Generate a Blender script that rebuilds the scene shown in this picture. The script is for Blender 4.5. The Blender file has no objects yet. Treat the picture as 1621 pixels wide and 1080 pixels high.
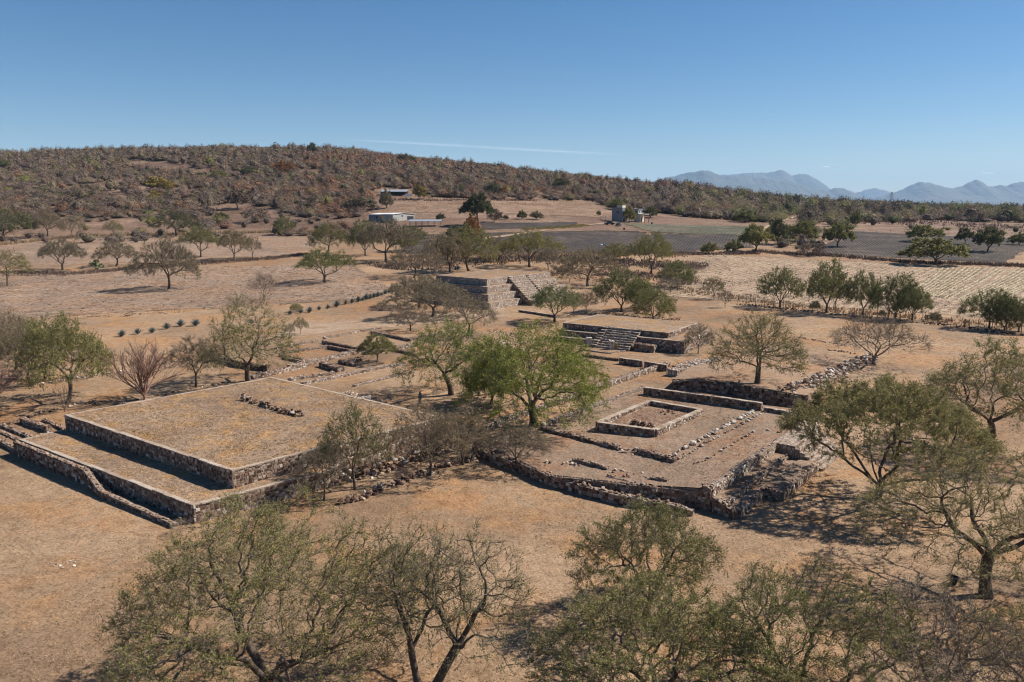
import bpy, math, random
import numpy as np
from mathutils import Vector

# ------------------------------------------------------------------ camera, sky, sun, exposure
SC = bpy.context.scene
COL = SC.collection
F, YH, CAMZ = 1255.0, 325.0, 20.0            # focal length and horizon row in photograph pixels, camera height in metres
PITCH = math.atan((540 - YH) / F)
cam = bpy.data.cameras.new("camera")
cam.sensor_width = 36.0
cam.lens = 36.0 * F / 1621.0
cam.clip_start = 0.5
cam.clip_end = 200000
cam_o = bpy.data.objects.new("camera", cam)
COL.objects.link(cam_o)
cam_o.location = (0, 0, CAMZ)
cam_o.rotation_euler = (math.pi / 2 - PITCH, 0, 0)
SC.camera = cam_o

SUN_EL = math.radians(43)
SUN_DIR = Vector((0.955, 0.295, 0)).normalized()      # where the sun stands, on the plan
SUN_VEC = Vector((SUN_DIR.x * math.cos(SUN_EL), SUN_DIR.y * math.cos(SUN_EL), math.sin(SUN_EL)))
W = bpy.data.worlds.new("World")
SC.world = W
W.use_nodes = True
nt = W.node_tree
sky = nt.nodes.new("ShaderNodeTexSky")
sky.sky_type = 'NISHITA'
sky.sun_disc = False
sky.sun_elevation = SUN_EL
sky.sun_rotation = math.atan2(SUN_DIR.x, SUN_DIR.y)
sky.altitude = 1500
sky.air_density = 1.0
sky.dust_density = 0.8
sky.ozone_density = 2.6
bg = nt.nodes["Background"]
hsv = nt.nodes.new("ShaderNodeHueSaturation")
hsv.inputs["Saturation"].default_value = 1.32
nt.links.new(sky.outputs[0], hsv.inputs["Color"])
nt.links.new(hsv.outputs[0], bg.inputs[0])
bg.inputs[1].default_value = 0.054
sun = bpy.data.lights.new("sun", 'SUN')
sun.energy = 5.0
sun.angle = math.radians(0.53)
sun.color = (1.0, 0.915, 0.79)
sun_o = bpy.data.objects.new("sun", sun)
COL.objects.link(sun_o)
sun_o.location = (0, 0, 300)
sun_o.rotation_euler = SUN_VEC.to_track_quat('Z', 'Y').to_euler()
SC.view_settings.view_transform = 'Standard'
SC.view_settings.look = 'None'
SC.view_settings.gamma = 1
SC.view_settings.exposure = 0.80
try:
    SC.cycles.use_denoising = True
    SC.cycles.max_bounces = 5
    SC.cycles.diffuse_bounces = 2
    SC.cycles.transparent_max_bounces = 8
    SC.cycles.volume_bounces = 2
    SC.cycles.filter_width = 1.15
except Exception:
    pass

rng = np.random.default_rng(7)
random.seed(7)

# ------------------------------------------------------------------ the land as a height function
TD = np.array([0, 130, 200, 300, 400, 500, 650, 850, 1000, 1150, 1300, 1500, 2200, 4000, 9000.])
TU = np.array([-400, 0, 480, 700, 900, 1100, 1300, 1621, 2100.])
TZ = np.array([
    [1, 1, 2, 6, 13, 27, 49, 71, 75, 68, 50, 30, -10, -30, -30],
    [1, 1, 2, 6, 13, 27, 49, 69, 67, 58, 45, 30, -10, -30, -30],
    [1, 1, 2, 6, 13, 28, 53, 76, 74, 61, 45, 30, -10, -30, -30],
    [1, 1, 1.5, 6.5, 15, 26, 46, 64, 66, 56, 42, 25, -10, -30, -30],
    [1, 1, 1.2, 6, 13, 21, 34, 48, 52, 50, 40, 25, -10, -30, -30],
    [1, 1, 1, 5, 10, 15, 23, 32, 36, 38, 34, 22, -10, -30, -30],
    [1, 1, 1, 4, 8, 11, 14, 18, 20, 21, 22, 19, -12, -30, -30],
    [1, 1, 1, 4, 7, 10, 11, 11, 11, 11, 11, 10, -14, -30, -30],
    [1, 1, 1, 4, 7, 10, 11, 11, 11, 11, 11, 10, -14, -30, -30]], dtype=float)


def pchip(x, y, q):
    h = np.diff(x); d = np.diff(y) / h
    m = np.zeros(len(x))
    for i in range(1, len(x) - 1):
        if d[i - 1] * d[i] > 0:
            w1 = 2 * h[i] + h[i - 1]; w2 = h[i] + 2 * h[i - 1]
            m[i] = (w1 + w2) / (w1 / d[i - 1] + w2 / d[i])
    m[0] = d[0]; m[-1] = d[-1]
    i = np.clip(np.searchsorted(x, q) - 1, 0, len(x) - 2)
    t = np.clip((q - x[i]) / h[i], 0, 1)
    return ((2 * t**3 - 3 * t**2 + 1) * y[i] + (t**3 - 2 * t**2 + t) * h[i] * m[i]
            + (-2 * t**3 + 3 * t**2) * y[i + 1] + (t**3 - t**2) * h[i] * m[i + 1])


GD = np.arange(0, 9001, 10.0)
GU = np.arange(-400, 2101, 20.0)
_r = np.array([pchip(TD, TZ[k], GD) for k in range(len(TU))])
GZ = np.array([pchip(TU, _r[:, j], GU) for j in range(len(GD))]).T


def snoise(x, y, s, seed=0):
    a = seed * 1.37
    return (np.sin(x * s + a + 1.7 * np.sin(y * s * .73 + a)) * np.cos(y * s * 1.13 - a + 1.3 * np.sin(x * s * .61 + 2 * a))
            + .5 * np.sin(x * s * 2.3 + y * s * 1.9 + a * 3 + np.sin(y * s * 1.7)) * np.cos(y * s * 2.7 - x * s * .7 + a)) / 1.5


def smooth(a, b, t):
    t = np.clip((t - a) / (b - a), 0, 1)
    return t * t * (3 - 2 * t)


def hz(x, y):
    x = np.asarray(x, float); y = np.asarray(y, float)
    yy = np.maximum(y, 20)
    u = np.clip(810.5 + F * x / yy, GU[0], GU[-1] - 1e-6)
    d = np.clip(y, 0, GD[-1] - 1e-6)
    iu = ((u - GU[0]) / 20).astype(int); fu = (u - GU[0]) / 20 - iu
    idd = (d / 10).astype(int); fd = d / 10 - idd
    z = (GZ[iu, idd] * (1 - fu) * (1 - fd) + GZ[iu + 1, idd] * fu * (1 - fd)
         + GZ[iu, idd + 1] * (1 - fu) * fd + GZ[iu + 1, idd + 1] * fu * fd)
    z = np.where(y < 130, smooth(58, 84, y) * 1.0, z)
    amp = smooth(420, 700, y) * (1 - smooth(2200, 4000, y)) * np.clip(z / 40, .15, 1)
    z = z + amp * (3.2 * snoise(x, y, .011, 1) + 1.5 * snoise(x, y, .031, 2))
    return z


def ray(u, v):
    dx = (u - 810.5) / F; dz = -(v - 540) / F
    c, s = math.cos(PITCH), math.sin(PITCH)
    return dx, c + dz * s, -s + dz * c


def U(u, v, z=0.0):
    """point of the plane z seen at photograph pixel (u, v)"""
    dx, dy, dz = ray(u, v)
    k = (z - CAMZ) / dz
    return np.array([dx * k, dy * k])


def at(u, v):
    """point of the land seen at photograph pixel (u, v)"""
    dx, dy, dz = ray(u, v)
    k = np.concatenate([np.arange(25, 300, 1.0), np.arange(300, 1800, 3.0)])
    g = CAMZ + dz * k - hz(dx * k, dy * k)
    i = np.argmax(g < 0)
    if g[i] >= 0:
        i = len(k) - 1
    a, b = k[max(i - 1, 0)], k[i]
    for _ in range(18):
        m = (a + b) / 2
        if CAMZ + dz * m - hz(dx * m, dy * m) < 0: b = m
        else: a = m
    return np.array([dx * b, dy * b, float(hz(dx * b, dy * b))])


def z_at(v, y, u=810):
    dx, dy, dz = ray(u, v)
    return CAMZ + dz * y / dy


# ------------------------------------------------------------------ mesh building
class MB:
    def __init__(s):
        s.v = []; s.q = []; s.t = []; s.tint = []; s.qm = []; s.tm = []; s.n = 0; s.ng = []; s.ngm = []

    def add(s, v, q=None, t=None, tint=0.5, mat=0):
        v = np.asarray(v, float).reshape(-1, 3)
        b = s.n
        s.v.append(v); s.n += len(v)
        s.tint.append(np.broadcast_to(np.asarray(tint, float), (len(v),)))
        if q is not None and len(q):
            q = np.asarray(q, int).reshape(-1, 4); s.q.append(q + b); s.qm.append(np.full(len(q), mat))
        if t is not None and len(t):
            t = np.asarray(t, int).reshape(-1, 3); s.t.append(t + b); s.tm.append(np.full(len(t), mat))

    def box(s, c, size, rz=0, tint=.5, mat=0, taper=1.0):
        hx, hy, hh = size[0] / 2, size[1] / 2, size[2]
        p = np.array([[-hx, -hy, 0], [hx, -hy, 0], [hx, hy, 0], [-hx, hy, 0]] +
                     [[-hx * taper, -hy * taper, hh], [hx * taper, -hy * taper, hh], [hx * taper, hy * taper, hh], [-hx * taper, hy * taper, hh]], float)
        ca, sa = math.cos(rz), math.sin(rz)
        p[:, :2] = np.c_[p[:, 0] * ca - p[:, 1] * sa, p[:, 0] * sa + p[:, 1] * ca]
        p += np.asarray(c, float)
        s.add(p, [[3, 2, 1, 0], [4, 5, 6, 7], [0, 1, 5, 4], [1, 2, 6, 5], [2, 3, 7, 6], [3, 0, 4, 7]], tint=tint, mat=mat)

    def tube(s, pts, rad, n=6, tint=.5, mat=0):
        pts = np.asarray(pts, float); m = len(pts)
        rad = np.broadcast_to(np.asarray(rad, float), (m,))
        vs = []
        for i in range(m):
            d = pts[min(i + 1, m - 1)] - pts[max(i - 1, 0)]
            d = d / (np.linalg.norm(d) + 1e-9)
            a = np.cross(d, [0.3, .95, .1]); a /= np.linalg.norm(a) + 1e-9
            b = np.cross(d, a)
            th = np.linspace(0, 2 * math.pi, n, endpoint=False)
            vs.append(pts[i] + rad[i] * (np.outer(np.cos(th), a) + np.outer(np.sin(th), b)))
        q = []
        for i in range(m - 1):
            for k in range(n):
                q.append([i * n + k, i * n + (k + 1) % n, (i + 1) * n + (k + 1) % n, (i + 1) * n + k])
        t = [[0, k + 1, k] for k in range(1, n - 1)] + [[(m - 1) * n, (m - 1) * n + k, (m - 1) * n + k + 1] for k in range(1, n - 1)]
        s.add(np.vstack(vs), q, t, tint=tint, mat=mat)

    def build(s, name, mats, parent=None, smooth_=False, attr='tint'):
        me = bpy.data.meshes.new(name)
        v = np.vstack(s.v) if s.v else np.zeros((0, 3))
        q = np.vstack(s.q) if s.q else np.zeros((0, 4), int)
        t = np.vstack(s.t) if s.t else np.zeros((0, 3), int)
        me.vertices.add(len(v)); me.vertices.foreach_set("co", v.astype(np.float32).ravel())
        nl = q.size + t.size
        me.loops.add(nl); me.polygons.add(len(q) + len(t))
        me.loops.foreach_set("vertex_index", np.concatenate([q.ravel(), t.ravel()]).astype(np.int32))
        st = np.concatenate([np.arange(len(q)) * 4, q.size + np.arange(len(t)) * 3]).astype(np.int32)
        me.polygons.foreach_set("loop_start", st)
        mi = np.concatenate([np.concatenate(s.qm) if s.qm else np.zeros(0), np.concatenate(s.tm) if s.tm else np.zeros(0)]).astype(np.int32)
        me.polygons.foreach_set("material_index", mi)
        me.polygons.foreach_set("use_smooth", np.full(len(mi), bool(smooth_)))
        me.update(calc_edges=True)
        a = me.attributes.new(attr, 'FLOAT', 'POINT')
        a.data.foreach_set("value", np.concatenate(s.tint).astype(np.float32) if s.tint else np.zeros(0, np.float32))
        for m in (mats if isinstance(mats, (list, tuple)) else [mats]):
            me.materials.append(m)
        o = bpy.data.objects.new(name, me)
        COL.objects.link(o)
        if parent is not None: o.parent = parent
        return o


def tag(o, label=None, cat=None, group=None, kind=None):
    if label: o['label'] = label
    if cat: o['category'] = cat
    if group: o['group'] = group
    if kind: o['kind'] = kind
    elif cat: o['kind'] = 'thing'
    return o


def empty(name, loc=(0, 0, 0), rz=0):
    o = bpy.data.objects.new(name, None)
    COL.objects.link(o)
    o.location = loc; o.rotation_euler = (0, 0, rz)
    o.empty_display_size = .3
    return o


# ------------------------------------------------------------------ materials
def mat_new(name, rough=.9, spec=.2):
    m = bpy.data.materials.new(name)
    m.use_nodes = True
    n = m.node_tree
    b = n.nodes["Principled BSDF"]
    b.inputs["Roughness"].default_value = rough
    b.inputs["Specular IOR Level"].default_value = spec
    return m, n, b


def N(nt, t, **kw):
    n = nt.nodes.new(t)
    for k, v in kw.items():
        if k.startswith('i_'):
            key = k[2:]
            n.inputs[int(key) if key.isdigit() else key].default_value = v
        else:
            setattr(n, k, v)
    return n


def ramp(nt, src, stops, interp='LINEAR'):
    r = nt.nodes.new("ShaderNodeValToRGB")
    r.color_ramp.interpolation = interp
    while len(r.color_ramp.elements) < len(stops): r.color_ramp.elements.new(.5)
    for e, (p, c) in zip(r.color_ramp.elements, stops):
        e.position = p; e.color = (*c, 1)
    nt.links.new(src, r.inputs[0])
    return r.outputs[0]


def noise(nt, vec, scale, detail=4, rough=.6, out=0):
    n = N(nt, "ShaderNodeTexNoise")
    n.inputs["Scale"].default_value = scale
    n.inputs["Detail"].default_value = detail
    n.inputs["Roughness"].default_value = rough
    nt.links.new(vec, n.inputs["Vector"])
    return n.outputs[out]


def mix(nt, f, a, b, mode='MIX'):
    m = nt.nodes.new("ShaderNodeMix")
    m.data_type = 'RGBA'; m.blend_type = mode
    for s, val in ((m.inputs[0], f), (m.inputs[6], a), (m.inputs[7], b)):
        if hasattr(val, 'links') or hasattr(val, 'is_output'): nt.links.new(val, s)
        elif isinstance(val, (int, float)): s.default_value = val
        else: s.default_value = (*val, 1)
    return m.outputs[2]


def mathn(nt, op, a, b=0.0):
    m = nt.nodes.new("ShaderNodeMath"); m.operation = op
    for s, val in ((m.inputs[0], a), (m.inputs[1], b)):
        if hasattr(val, 'is_output'): nt.links.new(val, s)
        else: s.default_value = val
    return m.outputs[0]


K_EARTH, K_STONE = .71, .76


def coords(nt):
    return nt.nodes.new("ShaderNodeNewGeometry").outputs["Position"]


def earth(name, cols, patch, s_patch=.12, s_mid=.9, s_fine=7, bump=.25, fine=.45, fdist=.08, patch_amt=(.48, .62)):
    """dry ground: three earth colours by broad noise, straw patches, leaf-sized speckle and bump"""
    m, n, b = mat_new(name)
    P = coords(n)
    c = ramp(n, noise(n, P, s_patch, 5, .62), [(.30, cols[0]), (.48, cols[1]), (.66, cols[2])])
    pm = ramp(n, noise(n, P, s_mid, 6, .7), [(patch_amt[0], (0, 0, 0)), (patch_amt[1], (1, 1, 1))])
    c = mix(n, pm, c, patch)
    sp = ramp(n, noise(n, P, s_fine, 3, .75), [(.33, (1 - fine,) * 3), (.5, (1, 1, 1)), (.68, (1 + fine * .7,) * 3)])
    c = mix(n, 1.0, c, sp, 'MULTIPLY')
    sp2 = ramp(n, noise(n, P, s_fine * .22, 4, .7), [(.36, (.80, .78, .76)), (.55, (1, 1, 1)), (.7, (1.12, 1.1, 1.06))])
    c = mix(n, 1.0, c, sp2, 'MULTIPLY')
    c = mix(n, 1.0, c, (K_EARTH,) * 3, 'MULTIPLY')
    n.links.new(c, b.inputs["Base Color"])
    bp = N(n, "ShaderNodeBump")
    bp.inputs["Strength"].default_value = 1.0
    bp.inputs["Distance"].default_value = bump * fdist * 4
    hgt = mathn(n, 'ADD', noise(n, P, s_fine * .55, 4, .7), mathn(n, 'MULTIPLY', noise(n, P, s_mid * .8, 3, .6), 1.5))
    n.links.new(hgt, bp.inputs["Height"])
    n.links.new(bp.outputs[0], b.inputs["Normal"])
    return m


M = {}
M['ground'] = earth('dry_ground', [(.29, .195, .135), (.37, .255, .175), (.43, .30, .205)], (.40, .235, .135), s_patch=.045, s_mid=.16, fine=.42)
M['top'] = earth('dry_grass_top', [(.27, .187, .135), (.345, .24, .165), (.41, .29, .20)], (.46, .275, .13), s_patch=.13, s_mid=.38, s_fine=5, bump=.5, fine=.5)
M['court'] = earth('court_soil', [(.26, .185, .135), (.33, .235, .17), (.39, .28, .205)], (.34, .20, .125), s_patch=.09, s_mid=.3, s_fine=6, bump=.35, fine=.45)
M['red_soil'] = earth('red_soil', [(.25, .16, .115), (.32, .21, .15), (.39, .27, .19)], (.27, .155, .105), s_patch=.4, s_mid=1.2, s_fine=6, bump=.6, fine=.55)
M['stubble'] = earth('stubble', [(.25, .175, .13), (.33, .235, .172), (.42, .305, .225)], (.37, .235, .15), s_patch=.03, s_mid=.10, s_fine=1.5, bump=.35, fine=.62, fdist=.12)
M['tan_field'] = earth('tan_field', [(.28, .205, .145), (.35, .26, .18), (.41, .305, .21)], (.30, .235, .15), s_patch=.03, s_mid=.25, s_fine=.9, bump=.8, fine=.4, fdist=.12, patch_amt=(.56, .66))
M['slope'] = earth('slope_pasture', [(.25, .165, .115), (.33, .22, .15), (.39, .265, .18)], (.24, .14, .09), s_patch=.025, s_mid=.06, s_fine=.8, bump=1.5, fine=.45, fdist=.2)
M['hill'] = earth('hill_soil', [(.19, .12, .09), (.26, .17, .12), (.36, .25, .18)], (.20, .125, .09), s_patch=.012, s_mid=.05, s_fine=.6, bump=2, fine=.5, fdist=.3)
M['dirt'] = earth('dirt_track', [(.40, .285, .20), (.46, .335, .235), (.50, .37, .265)], (.38, .26, .175), s_patch=.05, s_mid=.3, s_fine=4, bump=.3, fine=.25)


def ploughed(name, c0, c1, c2, ang, spacing, s=.9, wmix=.07):
    m, n, b = mat_new(name)
    P = coords(n)
    mp = N(n, "ShaderNodeMapping"); mp.inputs["Rotation"].default_value = (0, 0, ang)
    n.links.new(P, mp.inputs[0])
    w = N(n, "ShaderNodeTexWave"); w.inputs["Scale"].default_value = 1 / spacing * .314 * 1.0
    w.inputs["Distortion"].default_value = 2.5; w.inputs["Detail"].default_value = 3; w.inputs["Detail Scale"].default_value = 2
    n.links.new(mp.outputs[0], w.inputs[0])
    c = ramp(n, noise(n, P, .06, 5, .65), [(.36, c0), (.52, c1), (.72, c2)])
    c = mix(n, wmix, c, ramp(n, w.outputs[1], [(.2, tuple(x * .5 for x in c0)), (.8, c2)]))
    c = mix(n, 1.0, c, ramp(n, noise(n, P, s, 4, .75), [(.35, (.55, .55, .55)), (.52, (1, 1, 1)), (.68, (1.5, 1.45, 1.4))]), 'MULTIPLY')
    n.links.new(c, b.inputs["Base Color"])
    c = mix(n, 1.0, c, (.75,) * 3, 'MULTIPLY'); n.links.new(c, b.inputs["Base Color"])
    bp = N(n, "ShaderNodeBump"); bp.inputs["Distance"].default_value = .12
    n.links.new(mathn(n, 'ADD', w.outputs[1], noise(n, P, s, 4, .7)), bp.inputs["Height"])
    n.links.new(bp.outputs[0], b.inputs["Normal"])
    return m


M['tan_rows'] = ploughed('tan_rows', (.32, .225, .155), (.40, .29, .20), (.48, .36, .25), math.atan2(*(lambda q: (q[1], q[0]))(U(1557, 425) - U(1480, 472))) * -1 + math.pi / 2, 1.7, .8, .22)
M['black_soil'] = ploughed('ploughed_soil', (.045, .036, .034), (.07, .056, .05), (.17, .125, .095), .3, 1.2, .35)
M['green_field'] = ploughed('green_field', (.085, .085, .055), (.125, .12, .08), (.20, .16, .11), .35, 1.6, .5)


def simple(name, col, rough=.8, var=.25, scale=3, spec=.2, metal=0):
    m, n, b = mat_new(name, rough, spec)
    P = N(n, "ShaderNodeTexCoord").outputs["Object"]
    c = mix(n, 1.0, col, ramp(n, noise(n, P, scale, 5, .65), [(.3, (1 - var,) * 3), (.7, (1 + var,) * 3)]), 'MULTIPLY')
    n.links.new(c, b.inputs["Base Color"])
    b.inputs["Metallic"].default_value = metal
    return m


def stone_mat(name, stops, vs=5.0):
    m, n, b = mat_new(name, .92, .15)
    P = coords(n)
    a = N(n, "ShaderNodeAttribute"); a.attribute_name = 'tint'
    c = ramp(n, a.outputs["Fac"], stops)
    c = mix(n, 1.0, c, ramp(n, noise(n, P, 7, 5, .7), [(.3, (.62, .6, .58)), (.5, (1, 1, 1)), (.72, (1.3, 1.28, 1.25))]), 'MULTIPLY')
    lich = ramp(n, noise(n, P, 2.1, 5, .75), [(.56, (0, 0, 0)), (.66, (.8, .8, .8))])
    c = mix(n, lich, c, mix(n, .5, c, (.10, .085, .075)))
    c = mix(n, 1.0, c, (K_STONE,) * 3, 'MULTIPLY')
    n.links.new(c, b.inputs["Base Color"])
    bp = N(n, "ShaderNodeBump"); bp.inputs["Distance"].default_value = .04
    n.links.new(noise(n, P, 14, 4, .7), bp.inputs["Height"])
    n.links.new(bp.outputs[0], b.inputs["Normal"])
    return m


STOPS = [(0, (.07, .045, .035)), (.25, (.17, .10, .075)), (.45, (.30, .19, .14)), (.62, (.44, .33, .265)), (.8, (.58, .49, .42)), (1, (.76, .71, .64))]
M['stone'] = stone_mat('field_stone', STOPS)
M['pale_stone'] = stone_mat('pale_stone', [(0, (.20, .13, .10)), (.2, (.38, .27, .22)), (.5, (.54, .44, .37)), (1, (.74, .69, .62))])
M['mortar'] = stone_mat('mortar', [(0, (.26, .20, .16)), (1, (.33, .265, .215))])
M['coping'] = stone_mat('coping', [(0, (.36, .27, .21)), (.5, (.47, .38, .31)), (1, (.58, .50, .43))])
M['bark'] = simple('bark', (.095, .072, .058), .95, .4, 6)
M['bark_pale'] = simple('bark_pale', (.20, .155, .125), .95, .35, 6)
M['bark_twig'] = simple('bark_twig', (.15, .12, .095), .95, .3, 6)
M['bark_rose'] = simple('bark_rose', (.24, .15, .12), .95, .3, 6)
M['white_metal'] = simple('white_metal', (.78, .78, .76), .35, .05, 1, .5)
M['tin'] = simple('tin_roof', (.27, .29, .32), .35, .12, 1, .5)
M['block'] = simple('cinder_block', (.20, .20, .205), .9, .18, 2)
M['render_wall'] = simple('rendered_wall', (.34, .34, .33), .9, .12, 1)
M['cream'] = simple('cream_wall', (.60, .52, .42), .9, .1, 1)
M['orange_wall'] = simple('orange_wall', (.55, .30, .18), .9, .1, 1)
M['dark'] = simple('dark_opening', (.03, .035, .045), .6, .2, 2)
M['black'] = simple('black_plastic', (.03, .03, .032), .5, .15, 4, .4)
M['glass'] = simple('window_glass', (.05, .07, .10), .1, .1, 1, .6)
M['blue'] = simple('blue_sheet', (.05, .16, .45), .6, .1, 2)
M['white'] = simple('white_cloth', (.75, .75, .73), .8, .08, 2)
M['wood'] = simple('weathered_post', (.15, .12, .095), .9, .3, 6)
M['wire'] = simple('wire', (.22, .20, .18), .6, .1, 4)
M['car_dark'] = simple('dark_paint', (.03, .035, .045), .3, .05, 1, .5)
M['car_grey'] = simple('grey_paint', (.35, .36, .37), .3, .05, 1, .5)
M['tyre'] = simple('tyre', (.02, .02, .02), .9, .1, 4)
M['agave'] = simple('agave_leaf', (.085, .12, .12), .6, .3, 5, .3)
M['cactus'] = simple('cactus_pad', (.085, .12, .055), .7, .3, 4, .3)


def leaf(name, c0, c1, c2, trans=.25):
    """foliage: leaf colours by each leaf's own value and the plant's own"""
    m = bpy.data.materials.new(name); m.use_nodes = True
    n = m.node_tree
    b = n.nodes["Principled BSDF"]; out = n.nodes["Material Output"]
    b.inputs["Roughness"].default_value = .75; b.inputs["Specular IOR Level"].default_value = .15
    a = N(n, "ShaderNodeAttribute"); a.attribute_name = 'tint'
    oi = N(n, "ShaderNodeObjectInfo")
    c = ramp(n, a.outputs["Fac"], [(0, c0), (.5, c1), (1, c2)])
    v = ramp(n, oi.outputs["Random"], [(0, (.72, .73, .76)), (.5, (.85, .85, .85)), (1, (1.0, .95, .86))])
    c = mix(n, 1.0, c, v, 'MULTIPLY')
    n.links.new(c, b.inputs["Base Color"])
    tr = N(n, "ShaderNodeBsdfTranslucent"); n.links.new(c, tr.inputs[0])
    mx = N(n, "ShaderNodeMixShader"); mx.inputs[0].default_value = trans
    n.links.new(b.outputs[0], mx.inputs[1]); n.links.new(tr.outputs[0], mx.inputs[2])
    n.links.new(mx.outputs[0], out.inputs[0])
    return m


L = {
    'olive': leaf('leaf_olive', (.145, .14, .048), (.235, .225, .08), (.33, .31, .125), .3),
    'olive_light': leaf('leaf_olive_light', (.20, .18, .07), (.31, .28, .11), (.42, .38, .17), .35),
    'grey': leaf('leaf_grey', (.16, .13, .09), (.24, .20, .13), (.32, .27, .18), .3),
    'green': leaf('leaf_green', (.12, .14, .032), (.20, .235, .052), (.30, .335, .095), .3),
    'mid': leaf('leaf_mid', (.12, .125, .045), (.19, .20, .075), (.27, .275, .11), .3),
    'dark': leaf('leaf_dark', (.07, .075, .035), (.115, .125, .055), (.18, .185, .08)),
    'brown': leaf('leaf_brown', (.125, .088, .068), (.18, .128, .10), (.24, .175, .135), .1),
    'twig': leaf('twig_grey', (.105, .080, .066), (.16, .122, .10), (.225, .175, .145), .05),
    'rose': leaf('twig_rose', (.20, .12, .095), (.27, .17, .13), (.34, .23, .18), .05),
    'orange': leaf('leaf_orange', (.17, .095, .065), (.235, .13, .085), (.31, .18, .115), .1),
    'yellow': leaf('leaf_yellow', (.20, .155, .045), (.29, .23, .065), (.38, .31, .11), .2),
    'pale_straw': leaf('pale_straw', (.40, .32, .21), (.49, .40, .27), (.57, .47, .33), .1),
    'straw': leaf('dry_grass', (.28, .19, .11), (.37, .255, .15), (.46, .335, .21), .1),
}

L['green2'] = leaf('leaf_feather', (.13, .15, .06), (.20, .22, .09), (.28, .30, .14), .3)
L['orange2'] = leaf('leaf_rust', (.22, .09, .035), (.33, .15, .055), (.44, .24, .09), .15)

# ------------------------------------------------------------------ ground sheet
def grid_mesh(X, Y, Z, name, m):
    r, c = X.shape
    mb = MB()
    i = np.arange(r * c).reshape(r, c)
    q = np.stack([i[:-1, :-1], i[:-1, 1:], i[1:, 1:], i[1:, :-1]], -1).reshape(-1, 4)
    mb.add(np.stack([X, Y, Z], -1).reshape(-1, 3), q)
    return mb.build(name, m, smooth_=True)


ys = [-25.0]
while ys[-1] < 24500:
    ys.append(ys[-1] + max(1.6, .009 * (ys[-1] + 30) if ys[-1] < 2500 else .04 * ys[-1]))
ys = np.array(ys)
tt = np.concatenate([np.linspace(-4, -.85, 50)[:-1], np.linspace(-.85, .85, 330), np.linspace(.85, 4, 50)[1:]])
Yg, Tg = np.meshgrid(ys, tt, indexing='ij')
Xg = Tg * (Yg + 30)
gm, gn, gb = mat_new('land')
P_ = coords(gn)
# the land: site soil near, hill soil far, both one sheet; node groups of the two earths mixed by where they lie
def earth_nodes(n, P, cols, patch, s_patch, s_mid, s_fine, fine, amt=(.48, .62)):
    c = ramp(n, noise(n, P, s_patch, 5, .62), [(.30, cols[0]), (.48, cols[1]), (.66, cols[2])])
    c = mix(n, ramp(n, noise(n, P, s_mid, 6, .7), [(amt[0], (0, 0, 0)), (amt[1], (1, 1, 1))]), c, patch)
    sp = ramp(n, noise(n, P, s_fine, 3, .75), [(.33, (1 - fine,) * 3), (.5, (1, 1, 1)), (.68, (1 + fine * .7,) * 3)])
    c = mix(n, 1.0, c, sp, 'MULTIPLY')
    return mix(n, 1.0, c, ramp(n, noise(n, P, s_fine * .22, 4, .7), [(.36, (.80, .78, .76)), (.55, (1, 1, 1)), (.7, (1.12, 1.1, 1.06))]), 'MULTIPLY')


sep = N(gn, "ShaderNodeSeparateXYZ"); gn.links.new(P_, sep.inputs[0])
near_c = earth_nodes(gn, P_, [(.26, .178, .118), (.37, .252, .162), (.46, .322, .208)], (.43, .25, .13), .045, .13, 6, .36)
hill_c = earth_nodes(gn, P_, [(.19, .12, .09), (.26, .17, .12), (.36, .25, .18)], (.20, .125, .09), .012, .05, .6, .5)
plain_c = earth_nodes(gn, P_, [(.20, .15, .11), (.26, .20, .15), (.30, .24, .17)], (.12, .11, .07), .0012, .004, .01, .3)
far_f = ramp(gn, mathn(gn, 'DIVIDE', sep.outputs[1], 1000.0), [(.27, (0, 0, 0)), (.36, (1, 1, 1))])
fin_f = ramp(gn, mathn(gn, 'DIVIDE', sep.outputs[1], 10000.0), [(.18, (0, 0, 0)), (.28, (1, 1, 1))])
gc = mix(gn, fin_f, mix(gn, far_f, near_c, hill_c), plain_c)
gc = mix(gn, 1.0, gc, ramp(gn, noise(gn, P_, .55, 5, .7), [(.36, (.80, .77, .74)), (.47, (1, 1, 1)), (.60, (1.0, 1.0, 1.0)), (.72, (1.18, 1.16, 1.13))]), 'MULTIPLY')
gc = mix(gn, 1.0, gc, ramp(gn, noise(gn, P_, .022, 3, .6), [(.38, (.87, .83, .80)), (.5, (1, 1, 1)), (.64, (1.12, 1.12, 1.12))]), 'MULTIPLY')
gc = mix(gn, 1.0, gc, (K_EARTH,) * 3, 'MULTIPLY')
gn.links.new(gc, gb.inputs["Base Color"])
bp = N(gn, "ShaderNodeBump"); bp.inputs["Distance"].default_value = .05
gn.links.new(mathn(gn, 'ADD', noise(gn, P_, 4, 4, .7), mathn(gn, 'MULTIPLY', noise(gn, P_, .5, 4, .65), 3)), bp.inputs["Height"])
gn.links.new(bp.outputs[0], gb.inputs["Normal"])
tag(grid_mesh(Xg, Yg, hz(Xg, Yg), 'ground', gm), 'dry tan earth and grass of the whole valley', kind='structure')


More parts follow.
